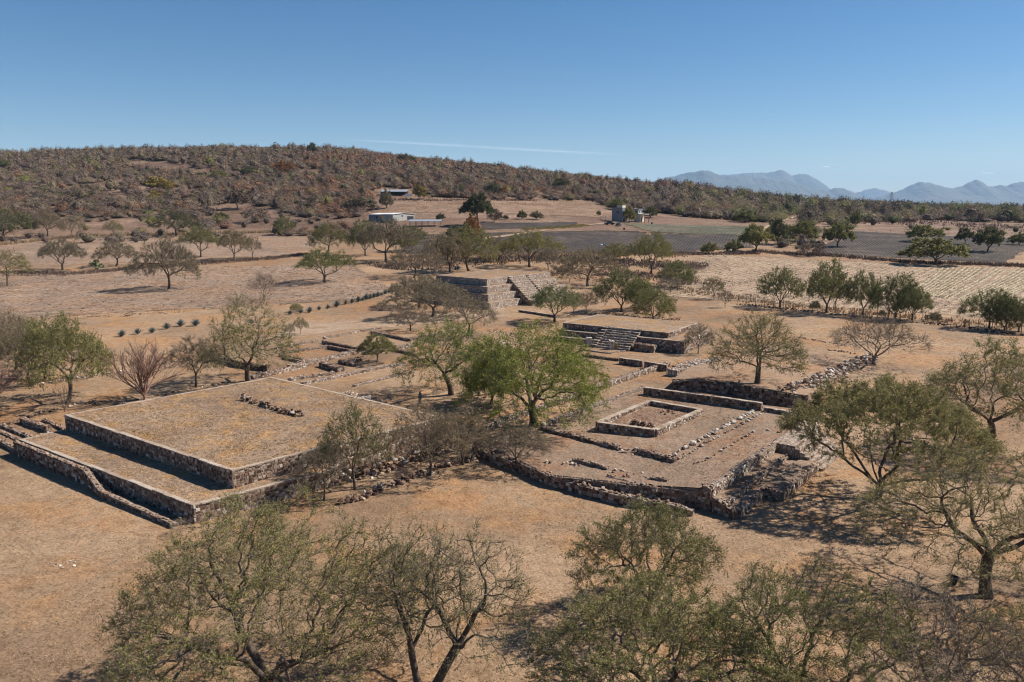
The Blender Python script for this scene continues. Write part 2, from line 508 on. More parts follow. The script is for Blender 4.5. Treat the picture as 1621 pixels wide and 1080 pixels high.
def sheet(name, label, quad, m, n=(40, 24), off=.10, wob=1.2, seed=1):
    """a field: four photograph corners on the land, laid over it"""
    c = [at(*p)[:2] for p in quad]
    s, t = np.meshgrid(np.linspace(0, 1, n[0]), np.linspace(0, 1, n[1]), indexing='ij')
    P = [(1 - s) * (1 - t) * c[0][k] + s * (1 - t) * c[1][k] + s * t * c[2][k] + (1 - s) * t * c[3][k] for k in (0, 1)]
    e = np.clip(1 - 4 * np.minimum(np.minimum(s, 1 - s), np.minimum(t, 1 - t)) * 3, 0, 1)
    X = P[0] + wob * e * snoise(P[0], P[1], .21, seed); Y = P[1] + wob * e * snoise(P[0], P[1], .17, seed + 3)
    return tag(grid_mesh(X, Y, hz(X, Y) + off, name, m), label, kind='structure')


sheet('field', 'pale stubble field left of the ruins', [(-260, 520), (640, 470), (560, 418), (-200, 438)], M['stubble'], off=.05)
sheet('field', 'pale stubble field below the wooded hill', [(-200, 432), (450, 405), (560, 372), (-200, 376)], M['stubble'], off=.05, seed=4)
sheet('field', 'sloping pasture above the white shed', [(585, 340), (960, 345), (935, 318), (640, 314)], M['slope'], off=.12, n=(60, 40))
sheet('field', 'black ploughed field in the middle of the valley', [(640, 402), (1110, 402), (1012, 366), (640, 374)], M['black_soil'], n=(60, 40))
sheet('field', 'thin strip of black ploughed soil by the tall round tree', [(767, 364), (905, 360), (915, 352), (760, 354)], M['black_soil'], off=.14)
sheet('field', 'grey ploughed ground beyond the dry border', [(1080, 399), (1195, 392), (1180, 373), (1030, 370)], M['black_soil'], off=.14)
sheet('field', 'green vegetable field in front of the farmhouse', [(1035, 368), (1185, 373), (1200, 359), (985, 354)], M['green_field'], off=.16)
sheet('field', 'black ploughed field on the right with scattered trees', [(1282, 402), (1590, 416), (1660, 380), (1345, 366)], M['black_soil'], n=(60, 40))
sheet('field', 'wide tan field behind the row of fence trees', [(1010, 466), (1700, 512), (1700, 428), (1120, 402)], M['tan_rows'], off=.05, n=(70, 50))
sheet('dirt_road', 'pale dirt road reaching the farmhouse', [(760, 381), (765, 377), (1000, 351), (985, 350)], M['dirt'], off=.2, wob=.6, n=(6, 60))
sheet('dirt_road', 'pale dirt road crossing the right side of the valley', [(1192, 366), (1200, 368), (1274, 340), (1268, 340)], M['dirt'], off=.2, wob=.6, n=(6, 40))
sheet('path', 'sandy path between the agaves and the low walls', [(430, 535), (800, 500), (790, 486), (440, 518)], M['dirt'], off=.03, wob=1.5)

# straw swaths on the striped field

# ------------------------------------------------------------------ masonry
ICO = None
def ico():
    global ICO
    if ICO is None:
        p = (1 + 5 ** .5) / 2
        v = np.array([[-1, p, 0], [1, p, 0], [-1, -p, 0], [1, -p, 0], [0, -1, p], [0, 1, p], [0, -1, -p], [0, 1, -p], [p, 0, -1], [p, 0, 1], [-p, 0, -1], [-p, 0, 1]], float)
        v /= np.linalg.norm(v[0])
        t = np.array([[0, 11, 5], [0, 5, 1], [0, 1, 7], [0, 7, 10], [0, 10, 11], [1, 5, 9], [5, 11, 4], [11, 10, 2], [10, 7, 6], [7, 1, 8],
                      [3, 9, 4], [3, 4, 2], [3, 2, 6], [3, 6, 8], [3, 8, 9], [4, 9, 5], [2, 4, 11], [6, 2, 10], [8, 6, 7], [9, 8, 1]])
        ICO = (v, t)
    return ICO


def blobs(mb, pos, size, tint=None, mat=0, flat=.7, jit=.28):
    """rough stones: jittered twenty-sided lumps"""
    pos = np.asarray(pos, float).reshape(-1, 3); n = len(pos)
    if n == 0: return
    v, t = ico()
    size = np.broadcast_to(np.asarray(size, float), (n,))
    k = rng.uniform(1 - jit, 1 + jit, (n, 12, 1))
    s = np.stack([size * rng.uniform(.8, 1.35, n), size * rng.uniform(.7, 1.1, n), size * flat * rng.uniform(.75, 1.2, n)], -1)[:, None, :]
    p = v[None] * k * s * .5
    a = rng.uniform(0, math.pi, n)[:, None]
    x = p[..., 0] * np.cos(a) - p[..., 1] * np.sin(a); y = p[..., 0] * np.sin(a) + p[..., 1] * np.cos(a)
    tl = rng.normal(0, .25, n)[:, None]
    z = p[..., 2] + x * tl
    P = np.stack([x, y, z], -1) + pos[:, None, :]
    T = (t[None] + (np.arange(n) * 12)[:, None, None]).reshape(-1, 3)
    ti = rng.beta(1.7, 1.7, n) if tint is None else np.broadcast_to(np.asarray(tint, float), (n,)) + rng.normal(0, .08, n)
    mb.add(P.reshape(-1, 3), t=T, tint=np.repeat(np.clip(ti, 0, 1), 12), mat=mat)


def face_stones(mb, p0, p1, z0, z1, nrm, size=.30, hfun=None, mat=0, tint=None, cut=None):
    """one face of a wall: courses of pillow-shaped stones standing proud of the mortar"""
    p0 = np.asarray(p0[:2], float); p1 = np.asarray(p1[:2], float)
    Ln = np.linalg.norm(p1 - p0)
    if Ln < .15: return
    ux = (p1 - p0) / Ln
    rows = []
    z = 0.0
    Hh = z1 - z0
    while z < Hh - .06:
        rh = min(size * rng.uniform(.45, .95), Hh - z)
        if Hh - z - rh < size * .3: rh = Hh - z
        s = -rng.uniform(0, size * .5)
        while s < Ln:
            w = size * rng.uniform(.5, 1.5)
            a, b = max(s, 0), min(s + w, Ln)
            if b - a > .05:
                top = z + rh
                if hfun is None or top <= hfun((a + b) / 2) - z0 + .04:
                    if cut is None or not cut((a + b) / 2, z0 + z + rh / 2):
                        rows.append((a, b, z + rng.normal(0, .015), top + rng.normal(0, .015)))
            s += w
        z += rh
    if not rows: return
    R = np.array(rows); n = len(R)
    j = lambda sc: rng.normal(0, sc, n)
    g = .014
    a, b, c, d = R.T
    jj = rng.normal(0, size * .07, (4, n))
    ring = [(a + g + np.abs(j(.03)), c + g + jj[0]), (b - g - np.abs(j(.03)), c + g + jj[1]), (b - g - np.abs(j(.03)), d - g + jj[2]), (a + g + np.abs(j(.03)), d - g + jj[3])]
    ring = [(s_, np.clip(t_, 0, Hh)) for s_, t_ in ring]
    dep = rng.uniform(.006, .032, n)
    ms = sum(r[0] for r in ring) / 4; mt = sum(r[1] for r in ring) / 4
    V = []
    for s_, t_ in ring: V.append((s_, t_, np.zeros(n) - .01))
    for s_, t_ in ring: V.append((ms + (s_ - ms) * .84, mt + (t_ - mt) * .84, dep * rng.uniform(.75, 1.25, n)))
    V = np.array(V)                                  # 8,3,n
    nn = np.array(nrm, float)
    X = p0[0] + ux[0] * V[:, 0] + nn[0] * V[:, 2]
    Y = p0[1] + ux[1] * V[:, 0] + nn[1] * V[:, 2]
    Z = z0 + V[:, 1]
    P = np.stack([X, Y, Z], -1).transpose(1, 0, 2).reshape(-1, 3)
    f = np.array([[4, 5, 6, 7], [0, 1, 5, 4], [1, 2, 6, 5], [2, 3, 7, 6], [3, 0, 4, 7]])
    if ux[0] * nn[1] - ux[1] * nn[0] > 0: f = f[:, ::-1]
    Q = (f[None] + (np.arange(n) * 8)[:, None, None]).reshape(-1, 4)
    ti = np.clip(rng.beta(1.25, 1.7, n) if tint is None else tint + rng.normal(0, .24, n), 0, 1)
    mb.add(P, Q, tint=np.repeat(ti, 8), mat=mat)


def left_n(p0, p1):
    d = np.asarray(p1[:2]) - np.asarray(p0[:2]); d = d / np.linalg.norm(d)
    return np.array([-d[1], d[0]])


def prism(mb, poly, z0, z1, mat=0, tint=.5, cap=True):
    """walls (and cap) of a footprint; z1 may hold one height per corner"""
    n = len(poly)
    z1 = np.broadcast_to(np.asarray(z1, float), (n,)); z0 = np.broadcast_to(np.asarray(z0, float), (n,))
    v = [(*p[:2], z0[i]) for i, p in enumerate(poly)] + [(*p[:2], z1[i]) for i, p in enumerate(poly)]
    q = [[i, (i + 1) % n, n + (i + 1) % n, n + i] for i in range(n)]
    t = []
    if cap:
        c = np.mean([(*p[:2], z1[i]) for i, p in enumerate(poly)], 0)
        v.append(tuple(c)); t = [[n + i, n + (i + 1) % n, 2 * n] for i in range(n)]
    mb.add(v, q, t, tint=tint, mat=mat)


def ccw(poly):
    a = sum(poly[i][0] * poly[(i + 1) % len(poly)][1] - poly[(i + 1) % len(poly)][0] * poly[i][1] for i in range(len(poly)))
    return poly if a > 0 else poly[::-1]


def inset(poly, d):
    n = len(poly); out = []
    for i in range(n):
        a, b, c = [np.asarray(poly[k % n][:2], float) for k in (i - 1, i, i + 1)]
        n1 = left_n(a, b); n2 = left_n(b, c)
        m = n1 + n2; m = m / max(1e-6, (m @ n1)) * 1.0
        out.append(b + m * d)
    return out


def tier(parent, poly, z0, z1, top_mat=None, size=.3, wallname='retaining_wall', topname='grass_top', coping=True, tint=None, smat='stone'):
    """a stone-faced level of a platform: wall, coping and its grass top"""
    poly = ccw([np.asarray(p[:2], float) for p in poly])
    n = len(poly)
    mb = MB()
    prism(mb, poly, z0 - .15, z1 - .03, mat=1, cap=False)
    for i in range(n):
        a, b = poly[i], poly[(i + 1) % n]
        face_stones(mb, a, b, z0 - .05, z1 - .02, -left_n(a, b), size, tint=tint)
    mb.build(wallname, [M[smat], M['mortar']], parent)
    if coping:
        cb = MB()
        for i in range(n):
            a, b = poly[i], poly[(i + 1) % n]
            Ln = np.linalg.norm(b - a); d = (b - a) / Ln; nl = left_n(a, b)
            s = 0.0
            while s < Ln - .1:
                w = min(rng.uniform(.5, 1.4), Ln - s)
                c = a + d * (s + w / 2) + nl * (.15 + rng.normal(0, .02))
                cb.box((c[0], c[1], z1 - .06), (w + .01, .34 + rng.normal(0, .02), .075 + rng.normal(0, .006)), math.atan2(d[1], d[0]), tint=rng.uniform(.1, .8), taper=.985)
                s += w
        cb.build('coping', M['coping'], parent)
    if top_mat is not None:
        tb = MB()
        ins = inset(poly, .12)
        # gridded turf, gently uneven
        lo = np.min(ins, 0); hi = np.max(ins, 0)
        c = np.mean(ins, 0)
        rings = 14
        per = []
        for i in range(n):
            a, b = ins[i], ins[(i + 1) % n]
            k = max(2, int(np.linalg.norm(b - a) / 1.0))
            per += [a + (b - a) * j / k for j in range(k)]
        per = np.array(per); mN = len(per)
        V = []
        for r in range(rings):
            f = 1 - r / rings
            xy = c + (per - c) * f
            zz = z1 - .012 + (.035 * snoise(xy[:, 0], xy[:, 1], 1.1, 5) + .05 * snoise(xy[:, 0], xy[:, 1], .37, 3)) * (0 if r == 0 else 1) + (0 if r == 0 else .03)
            V.append(np.c_[xy, zz * np.ones(mN)])
        V.append([[c[0], c[1], z1 + .02]])
        q = [[r * mN + j, r * mN + (j + 1) % mN, (r + 1) * mN + (j + 1) % mN, (r + 1) * mN + j] for r in range(rings - 1) for j in range(mN)]
        t = [[(rings - 1) * mN + j, (rings - 1) * mN + (j + 1) % mN, rings * mN] for j in range(mN)]
        tb.add(np.vstack(V), q, t)
        tb.build(topname, top_mat, parent, smooth_=True)


def wall_mesh(mb, pts, z0, h, th=.45, size=.28, ragged=.0, cap='stones', tint=None, side=0):
    """a free wall along a polyline. h: height or one per point; ragged: how uneven its top is"""
    pts = [np.asarray(p[:2], float) for p in pts]
    m = len(pts)
    z0 = np.broadcast_to(np.asarray(z0, float), (m,)); h = np.broadcast_to(np.asarray(h, float), (m,))
    for i in range(m - 1):
        a, b = pts[i], pts[i + 1]
        nl = left_n(a, b); Ln = np.linalg.norm(b - a)
        d = (b - a) / Ln
        o = nl * th / 2
        za, zb = z0[i], z0[i + 1]
        ha, hb = za + h[i], zb + h[i + 1]
        ph = rng.uniform(0, 99)
        def top(s, ha=ha, hb=hb, Ln=Ln, ph=ph):
            f = np.clip(s / Ln, 0, 1)
            return ha + (hb - ha) * f - ragged * abs(.6 * math.sin(s * 1.1 + ph) + .4 * math.sin(s * 3.7 + 2 * ph))
        zmin = min(za, zb) - .12
        k = max(1, int(Ln / .8))
        for j in range(k):                      # mortar core in short lengths that follow the top
            s0, s1 = Ln * j / k, Ln * (j + 1) / k
            A, B = a + d * s0, a + d * s1
            t0, t1 = top(s0) - .05, top(s1) - .05
            i_ = .02
            oo = nl * (th / 2 - i_)
            v = [(*(A - oo), zmin), (*(B - oo), zmin), (*(B + oo), zmin), (*(A + oo), zmin), (*(A - oo), t0), (*(B - oo), t1), (*(B + oo), t1), (*(A + oo), t0)]
            q = [[4, 5, 6, 7], [0, 1, 5, 4], [2, 3, 7, 6]]
            if j == 0: q.append([3, 0, 4, 7])
            if j == k - 1: q.append([1, 2, 6, 5])
            mb.add(v, q, mat=1)
        zt = max(ha, hb)
        face_stones(mb, a - o, b - o, zmin, zt, -nl, size, hfun=lambda s: top(s), tint=tint)
        face_stones(mb, a + o, b + o, zmin, zt, nl, size, hfun=lambda s: top(s), tint=tint)
        for pt, s_, sg in ((a, 0, -1), (b, Ln, 1)):
            if (sg < 0 and i == 0) or (sg > 0 and i == m - 2):
                face_stones(mb, pt - o, pt + o, zmin, top(s_), d * sg, size, tint=tint)
        # top stones
        dens = size * .85
        ns = int(Ln / dens); nw = max(1, int(th / dens))
        P = []; S = []
        for x in range(ns + 1):
            for y in range(nw):
                s = (x + rng.uniform(-.3, .3)) * dens
                w = (y + .5 + rng.uniform(-.2, .2)) / nw * th - th / 2
                q_ = a + d * np.clip(s, 0, Ln) + nl * w * .92
                P.append((q_[0], q_[1], top(s) - .05 + rng.uniform(-.03, .03 + ragged * .5)))
                S.append(size * rng.uniform(.65, 1.1))
        if cap == 'stones':
            blobs(mb, P, S, flat=.38 + min(ragged * 2.2, .4), tint=.5 if tint is None else tint)
        else:
            s = 0.0
            while s < Ln - .05:
                w = min(rng.uniform(.3, .65), Ln - s)
                c = a + d * (s + w / 2)
                mb.box((c[0], c[1], top(s + w / 2) - .055), (w - .02, th + rng.normal(.01, .02), .09), math.atan2(d[1], d[0]), tint=rng.uniform(0, 1), mat=2, taper=.95)
                s += w


WMATS = [M['stone'], M['mortar'], M['coping']]


def line_px(pts, z):
    """photograph points -> world; z None = on the land"""
    out = []
    for i, p in enumerate(pts):
        if z is None:
            a = at(*p); out.append((a[0], a[1], a[2]))
        else:
            zz = z[i] if hasattr(z, '__len__') else z
            a = U(p[0], p[1], zz); out.append((a[0], a[1], zz))
    return out


def wall(label, px, z=None, h=.5, th=.45, ragged=.08, size=.28, cap='stones', name='stone_wall', group=None, cat='wall', tint=None, top=False):
    """a wall of the ruins as a thing of its own; px: its foot line (or its top line when top)"""
    hh = np.broadcast_to(np.asarray(h, float), (len(px),))
    if top:
        P = []
        for i, p in enumerate(px):
            zb = z[i] if hasattr(z, '__len__') else z
            a = U(p[0], p[1], zb + hh[i]); P.append((a[0], a[1], zb))
    else:
        P = line_px(px, z)
    mb = MB()
    wall_mesh(mb, P, [p[2] for p in P], hh, th, size, ragged, cap, tint)
    o = mb.build(name, WMATS)
    return tag(o, label, cat, group)


def rubble(label, px, z=None, w=.8, h=.3, size=.28, dens=9, name='rubble_wall', group=None, cat='wall', tint=.62, lift=0):
    """a fallen wall: a low spread of loose stones along a line"""
    P = line_px(px, z)
    mb = MB(); pos = []; sz = []
    for i in range(len(P) - 1):
        a, b = np.array(P[i]), np.array(P[i + 1])
        Ln = np.linalg.norm(b - a); nl = left_n(a, b)
        k = int(Ln * dens * w) + 2
        s = rng.uniform(0, 1, k); t = np.clip(rng.normal(0, .30, k), -.75, .75)
        hh = h * (1 - np.abs(t) * 1.1) * rng.uniform(.05, 1, k)
        q = a[None] + (b - a)[None] * s[:, None]
        q[:, :2] += nl[None] * (t * w)[:, None]
        q[:, 2] += np.maximum(hh - .06, 0) + lift
        pos.append(q); sz.append(size * rng.uniform(.55, 1.35, k))
    blobs(mb, np.vstack(pos), np.concatenate(sz), tint=np.clip(rng.normal(tint, .22, sum(len(x) for x in pos)), 0, 1))
    return tag(mb.build(name, M['stone']), label, cat, group)


# ================================================================== LEFT PLATFORM
ZL1, ZL2 = 1.25, 2.50
root = empty('stone_platform', (*U(305, 832), 0))
tag(root, 'big two-level stone platform with dry grass top on the left', 'platform')
def under(parent, fn):
    """build parts in world space, then parent them without moving them"""
    before = set(o.name for o in COL.objects)
    fn(parent)
    for o in COL.objects:
        if o.name not in before and o.parent is parent:
            o.matrix_parent_inverse = parent.matrix_basis.inverted()


LP_F = U(367, 745, ZL2); LP_L = U(102, 657, ZL2); LP_B = U(430, 597, ZL2); LP_R = U(703, 661, ZL2)
lowF = U(305, 800, ZL1); lowL = U(30, 696, ZL1)
def f(parent):
    tier(parent, [LP_L, LP_F, LP_R, LP_B], 0, ZL2, M['top'], wallname='upper_wall', topname='upper_grass_top')
    d = (lowF - lowL) / np.linalg.norm(lowF - lowL)
    Bdir = (LP_R - LP_F) / np.linalg.norm(LP_R - LP_F)
    rr = U(520, 746, ZL1)
    # behind the outer ramp wall the inner face stands 0.8 m further back
    tier(parent, [lowL, lowF, rr, LP_F + Bdir * 9 + np.array([1, 2]), LP_L + Bdir * 1.2, LP_L - np.array([.4, .6])], -.1, ZL1, M['top'], wallname='lower_wall', topname='lower_grass_top')
    # outer ramp wall
    n = -left_n(lowL, lowF); n = n if n[1] < 0 else -n
    o = n * .95
    A = lowL + o * .25; B = lowL + d * (.47 * np.linalg.norm(lowF - lowL)) + o * .35
    C = lowL + d * (.61 * np.linalg.norm(lowF - lowL)) + o; D = lowF + d * -.4 + o * 1.05
    mb = MB()
    wall_mesh(mb, [A, B, C, D], 0, [ZL1 - .02, ZL1 - .02, .5, .32], .42, .3, .03)
    mb.build('ramp_wall', WMATS, parent)
    # steps in the slot between the two walls
    mb = MB()
    ang = math.atan2(d[1], d[0])
    for k in range(7):
        c = B + (C - B) * ((k + .9) / 6.5) - o * .42
        hh = ZL1 - .17 * (k + 1)
        mb.box((c[0], c[1], -.05), (.62, .55, hh), ang, tint=rng.uniform(.2, .6))
    mb.build('stair', M['stone'], parent)
under(root, f)
# the small terraces at the platform's left end and the loose row on its top
rubble('low loose row of dark stones lying on top of the big left platform', [(383, 633), (410, 641), (440, 651), (478, 661)], ZL2, w=.5, h=.62, size=.34, dens=26, name='stone_row', tint=.4)
TG = 'low terrace walls beside the left platform'
wall('knee-high terrace wall just left of the platform corner', [(36, 669), (78, 684)], None, .55, .5, .1, group=TG, top=False)
wall('thin terrace wall touching the upper left corner of the platform', [(69, 666), (102, 682)], None, .28, .35, .08, group=TG)
wall('upper terrace wall running out of the picture on the left', [(-60, 652), (0, 674), (52, 695)], None, .3, .45, .1, group=TG)
wall('middle terrace wall low and thin on the left edge', [(-60, 664), (0, 684), (30, 698)], None, .2, .35, .08, group=TG)
wall('lowest terrace wall meeting the foot of the big platform', [(-60, 676), (0, 702), (28, 716)], None, .42, .45, .08, group=TG)
rubble('pale line of stones behind the low terraces', [(42, 662), (87, 648), (150, 634)], None, w=.4, h=.25, dens=12)
rubble('short pale kerb of stones joining the two platform levels', [(32, 694), (58, 690), (76, 684)], ZL1, w=.3, h=.18, dens=12)
rubble('dark stone heap beside the left platform edge', [(140, 637), (160, 640)], None, w=.8, h=.4, dens=12, name='stone_heap', cat='stones', tint=.3)
rubble('long line of loose stones far left under the mesquite trees', [(40, 612), (117, 600), (197, 588), (262, 574), (287, 570)], None, w=.55, h=.28, dens=9)
rubble('dark tinted stones drawing the shadow along the back of the left platform', [(175, 642), (270, 622), (360, 606)], None, w=.8, h=.15, dens=6, tint=.35)  # dark stone tint stands in for the shadow behind the platform

# ================================================================== LOW WALLS BEHIND THE LEFT PLATFORM
WG = 'low excavated walls behind the left platform'
wall('long thick double row of stones running towards the pyramid', [(397, 600), (430, 593), (473, 583), (507, 572), (547, 563), (577, 557)], None, 0.42, 1.04, .14, size=.30, group=WG, tint=.62)
wall('stony continuation of the thick row past the small round tree', [(577, 561), (600, 559), (617, 555), (655, 549)], None, 0.50, 0.96, .14, size=.30, group=WG, tint=.62)
wall('short parallel row beside the thick double row', [(457, 582), (492, 572)], None, 0.35, 0.56, .14, size=.30, group=WG, tint=.62)
wall('upper pale row bounding the first excavated room', [(450, 560), (485, 555), (518, 550)], None, 0.35, 0.56, .14, size=.30, group=WG, tint=.62)
wall('pale row of stones left of the two dark parallel walls', [(436, 553), (470, 547), (502, 541)], None, 0.35, 0.48, .14, size=.30, group=WG, tint=.62)
wall('farthest pale row along the sandy path', [(513, 537), (545, 531), (575, 525), (603, 521)], None, 0.30, 0.48, .14, size=.30, group=WG, tint=.62)
wall('low broken row just above the long kerb near the platform', [(457, 603), (475, 600), (500, 597), (530, 592)], None, 0.30, 0.56, .14, size=.30, group=WG, tint=.62)
wall('longest pale kerb wall leading to the green tree', [(478, 609), (520, 601), (563, 592), (600, 584), (640, 577)], None, .32, .6, .05, size=.3, group=WG, tint=.65)
wall('upper of two dark parallel walls in the excavated rooms', [(511, 544), (545, 551), (578, 558)], None, .5, .4, .06, group=WG)
wall('lower of two dark parallel walls in the excavated rooms', [(519, 552), (541, 556), (561, 560)], None, .5, .4, .06, group=WG)
wall('thin dark wall closing the first excavated room', [(443, 564), (465, 569), (488, 574)], None, .38, .35, .06, group=WG)
wall('far dark wall beside the path behind the small round tree', [(588, 528), (618, 534), (650, 541)], None, .42, .35, .05, group=WG)
wall('stout block of wall lying alone on the sandy floor', [(511, 580), (526, 585), (540, 589)], None, .62, 1.0, .1, group=WG)
wall('broken wall corner next to the small round tree', [(538, 575), (550, 578), (563, 580)], None, .5, .6, .15, group=WG)
rubble('heap of grey stones inside the broken wall corner', [(552, 575), (575, 568)], None, w=1.6, h=.6, dens=9, name='stone_heap', cat='stones', tint=.5)
wall('dark retaining wall behind the tall tree on the platform corner', [(337, 570), (377, 581), (425, 588)], None, .8, .5, .1, group=WG)
rubble('flat patch of pale paving stones behind the platform edge', [(542, 622), (575, 629), (612, 637)], None, w=2.2, h=.12, dens=8, name='stone_paving', cat='paving', tint=.72)
rubble('small black stone lump on the sandy floor', [(474, 596), (480, 597)], None, w=.7, h=.5, dens=10, name='stone_heap', cat='stones', tint=.1)
rubble('spread of broken stones between the green tree and the pyramid', [(773, 523), (790, 526), (812, 531)], None, w=2.2, h=.3, dens=5, name='stone_heap', cat='stones', tint=.6)
rubble('scattered stones on the bare rise above the big green tree', [(784, 542), (800, 548), (795, 556)], None, w=2.6, h=.3, dens=4, name='stone_heap', cat='stones', tint=.6)

# ruined right flank of the left platform
RG = 'ruined walls along the right flank of the left platform'
rubble('upper ruined wall on the shaded right flank of the left platform', [(515, 765), (573, 768 - 14), (653, 730), (718, 712)], None, w=1.2, h=.9, size=.36, dens=14, group=RG, tint=.5)
rubble('lower ruined wall at the foot of the left platform flank', [(540, 800), (587, 781), (640, 761), (690, 743), (767, 722)], None, w=.9, h=.5, size=.34, dens=12, group=RG, tint=.45)

# ================================================================== RIGHT PLATFORM
ZR = 1.5
a = U(1120, 773, ZR); b = U(1296, 652, ZR); c = U(1207, 641, ZR); dd = U(1020, 617, 1.4); e = U(860, 675, 1.05)
fF = U(758, 700, .80); gF = U(870, 751, .85); hF = U(1013, 767, 1.2)
root = empty('stone_platform', (float(a[0]), float(a[1]), 0))
tag(root, 'right ruined platform with a stone enclosure, stepped side and wide stair', 'platform')
RFLOOR = [a, b, dd, e]
Bv = (b - a) / np.linalg.norm(b - a)
Av = np.array([Bv[1], -Bv[0]])          # outwards, to the right and towards the viewer
def f(parent):
    # floor
    fr = np.array([[*fF, .80], [*gF, .85], [*hF, 1.2], [*a, ZR], ])
    bk = np.array([[*e, 1.05], [*dd, 1.4], [*c, ZR], [*b, ZR]])
    def res(P, k):
        Ls = np.r_[0, np.cumsum(np.linalg.norm(np.diff(P[:, :2], axis=0), axis=1))]
        q = np.linspace(0, Ls[-1], k)
        return np.stack([np.interp(q, Ls, P[:, i]) for i in range(3)], -1)
    A_, B_ = res(fr, 60), res(bk, 60)
    t = np.linspace(0, 1, 40)[None, :, None]
    G = A_[:, None] * (1 - t) + B_[:, None] * t
    G[..., 2] += (.04 * snoise(G[..., 0], G[..., 1], .9, 4) + .04 * snoise(G[..., 0], G[..., 1], .33, 6)) * (np.sin(np.pi * t[..., 0]) ** .3)
    i = np.arange(60 * 40).reshape(60, 40)
    mb = MB(); mb.add(G.reshape(-1, 3), np.stack([i[:-1, :-1], i[1:, :-1], i[1:, 1:], i[:-1, 1:]], -1).reshape(-1, 4))
    mb.build('earth_floor', M['court'], parent, smooth_=True)
    # body under the floor
    mb = MB()
    poly = [fF, gF, hF, a, b, c, dd, e]
    prism(mb, poly, -.2, np.array([.80, .85, 1.2, ZR, ZR, ZR, 1.4, 1.05]) - .06, cap=False)
    mb.build('core_fill', M['mortar'], parent)
    # right retaining wall, top a little above the floor
    mb = MB()
    Lg = np.linalg.norm(b - a)
    wall_mesh(mb, [a + Av * .1, a + Av * .1 + Bv * Lg * .5, b + Av * .1], .0, [ZR + .14, ZR + .10, ZR + .02], .5, .3, .07, tint=.68)
    mb.build('retaining_wall', WMATS, parent)
    # front wall that turns the corner, and reaches out over the two ledges
    mb = MB()
    oc = U(1165, 808, .62)
    wall_mesh(mb, [fF, gF, hF], 0, [.78, .86, 1.2], .4, .28, .05)
    wall_mesh(mb, [hF, a - Av * .3], 0, [1.22, 1.35], .45, .28, .10)
    wall_mesh(mb, [a - Av * .3, a + Av * .3], 0, [1.75, 1.75], .5, .28, .1)
    wall_mesh(mb, [a + Av * .5, oc], 0, [1.12, .66], .45, .28, .08)
    mb.build('front_wall', WMATS, parent)
under(root, f)
base_E = U(1290, 757, 0.05)
sB0 = float((U(1224, 702, ZR) - a) @ Bv)                 # where the stair starts along the wall
run = float((base_E - a) @ Av)
sB1 = float((U(1342, 716, 0.05) - a) @ Bv)
oc = U(1165, 808, .62); dep = float((oc - a) @ Av)
print('STAIR', sB0, sB1, run, 'DEP', dep, 'wall', np.linalg.norm(b - a))
def P2(s, t): return a + Bv * s + Av * t
def f(parent):
    # two grassy ledges with their own low walls
    for k, (t0, t1, zt, s0, s1) in enumerate([(.3, dep * .56, .92, .1, sB0 - .1), (dep * .56, dep * .98, .58, .1, sB0 - .1)]):
        poly = ccw([P2(s0, t0), P2(s1, t0), P2(s1, t1), P2(s0, t1)])
        mb = MB(); prism(mb, poly, -.1, zt); mb.build('grass_ledge', M['court'], parent)
        mb = MB(); wall_mesh(mb, [P2(s0, t1), P2(s1 * .55, t1), P2(s1, t1)], 0, [zt + .02, zt + .05, zt + .02], .4, .28, .12, tint=.6)
        mb.build('ledge_wall', WMATS, parent)
    # block that stands forward of the outer ledge
    s0, s1, t0, t1 = sB0 * .36, sB0 + .1, dep * .98, dep * .98 + 1.3
    mb = MB(); prism(mb, ccw([P2(s0, t0), P2(s1, t0), P2(s1, t1), P2(s0, t1)]), -.1, .66); mb.build('grass_ledge', M['court'], parent)
    mb = MB(); wall_mesh(mb, [P2(s0, t0), P2(s0, t1), P2(s1, t1)], 0, [.72, .75, .68], .4, .28, .1, tint=.5)
    mb.build('projecting_wall', WMATS, parent)
under(root, f)
def stair_flight(parent, P, s0, s1, ztop, zbase, tstart, tend, n, name='stair', tint=.55, landing=0):
    """steps of P(s, t): s along the treads, t down the flight"""
    mb = MB()
    tl = tstart + landing
    for k in range(n + 1):
        zt = ztop - (ztop - zbase) * k / (n)
        if k == n: break
        ta = tstart if k == 0 else tl + (tend - tl) * k / n
        tb = tl + (tend - tl) * (k + 1) / n
        prism(mb, ccw([P(s0, ta), P(s1, ta), P(s1, tb), P(s0, tb)]), zbase - .1, zt - .03, mat=1, cap=True)
        nrm = (P(0, 1) - P(0, 0))
        rise = (ztop - zbase) / n
        face_stones(mb, P(s0, tb), P(s1, tb), zt - rise - .02, zt, nrm, .3, tint=tint)
        for sd, sg in ((s0, -1), (s1, 1)):
            face_stones(mb, P(sd, ta), P(sd, tb), zbase, zt, (P(1, 0) - P(0, 0)) * sg, .28, tint=.45)
        ns = int(abs(s1 - s0) / .32); nt_ = max(1, int((tb - ta) / .3))
        pos = []
        for i in range(ns):
            for j in range(nt_):
                q = P(s0 + (i + .5 + rng.uniform(-.2, .2)) * (s1 - s0) / ns, ta + (j + .5 + rng.uniform(-.15, .15)) * (tb - ta) / nt_)
                pos.append((q[0], q[1], zt - .05))
        blobs(mb, np.array(pos) + [0, 0, .015], .36, tint=tint + .1, flat=.16)
    return mb.build(name, [M['pale_stone'], M['mortar']], parent)
def f(parent):
    stair_flight(parent, P2, sB0, sB1, ZR + .1, 0, .0, run, 7, name='wide_stair', tint=.34, landing=2.4 if run > 4.5 else run * .35)
under(root, f)

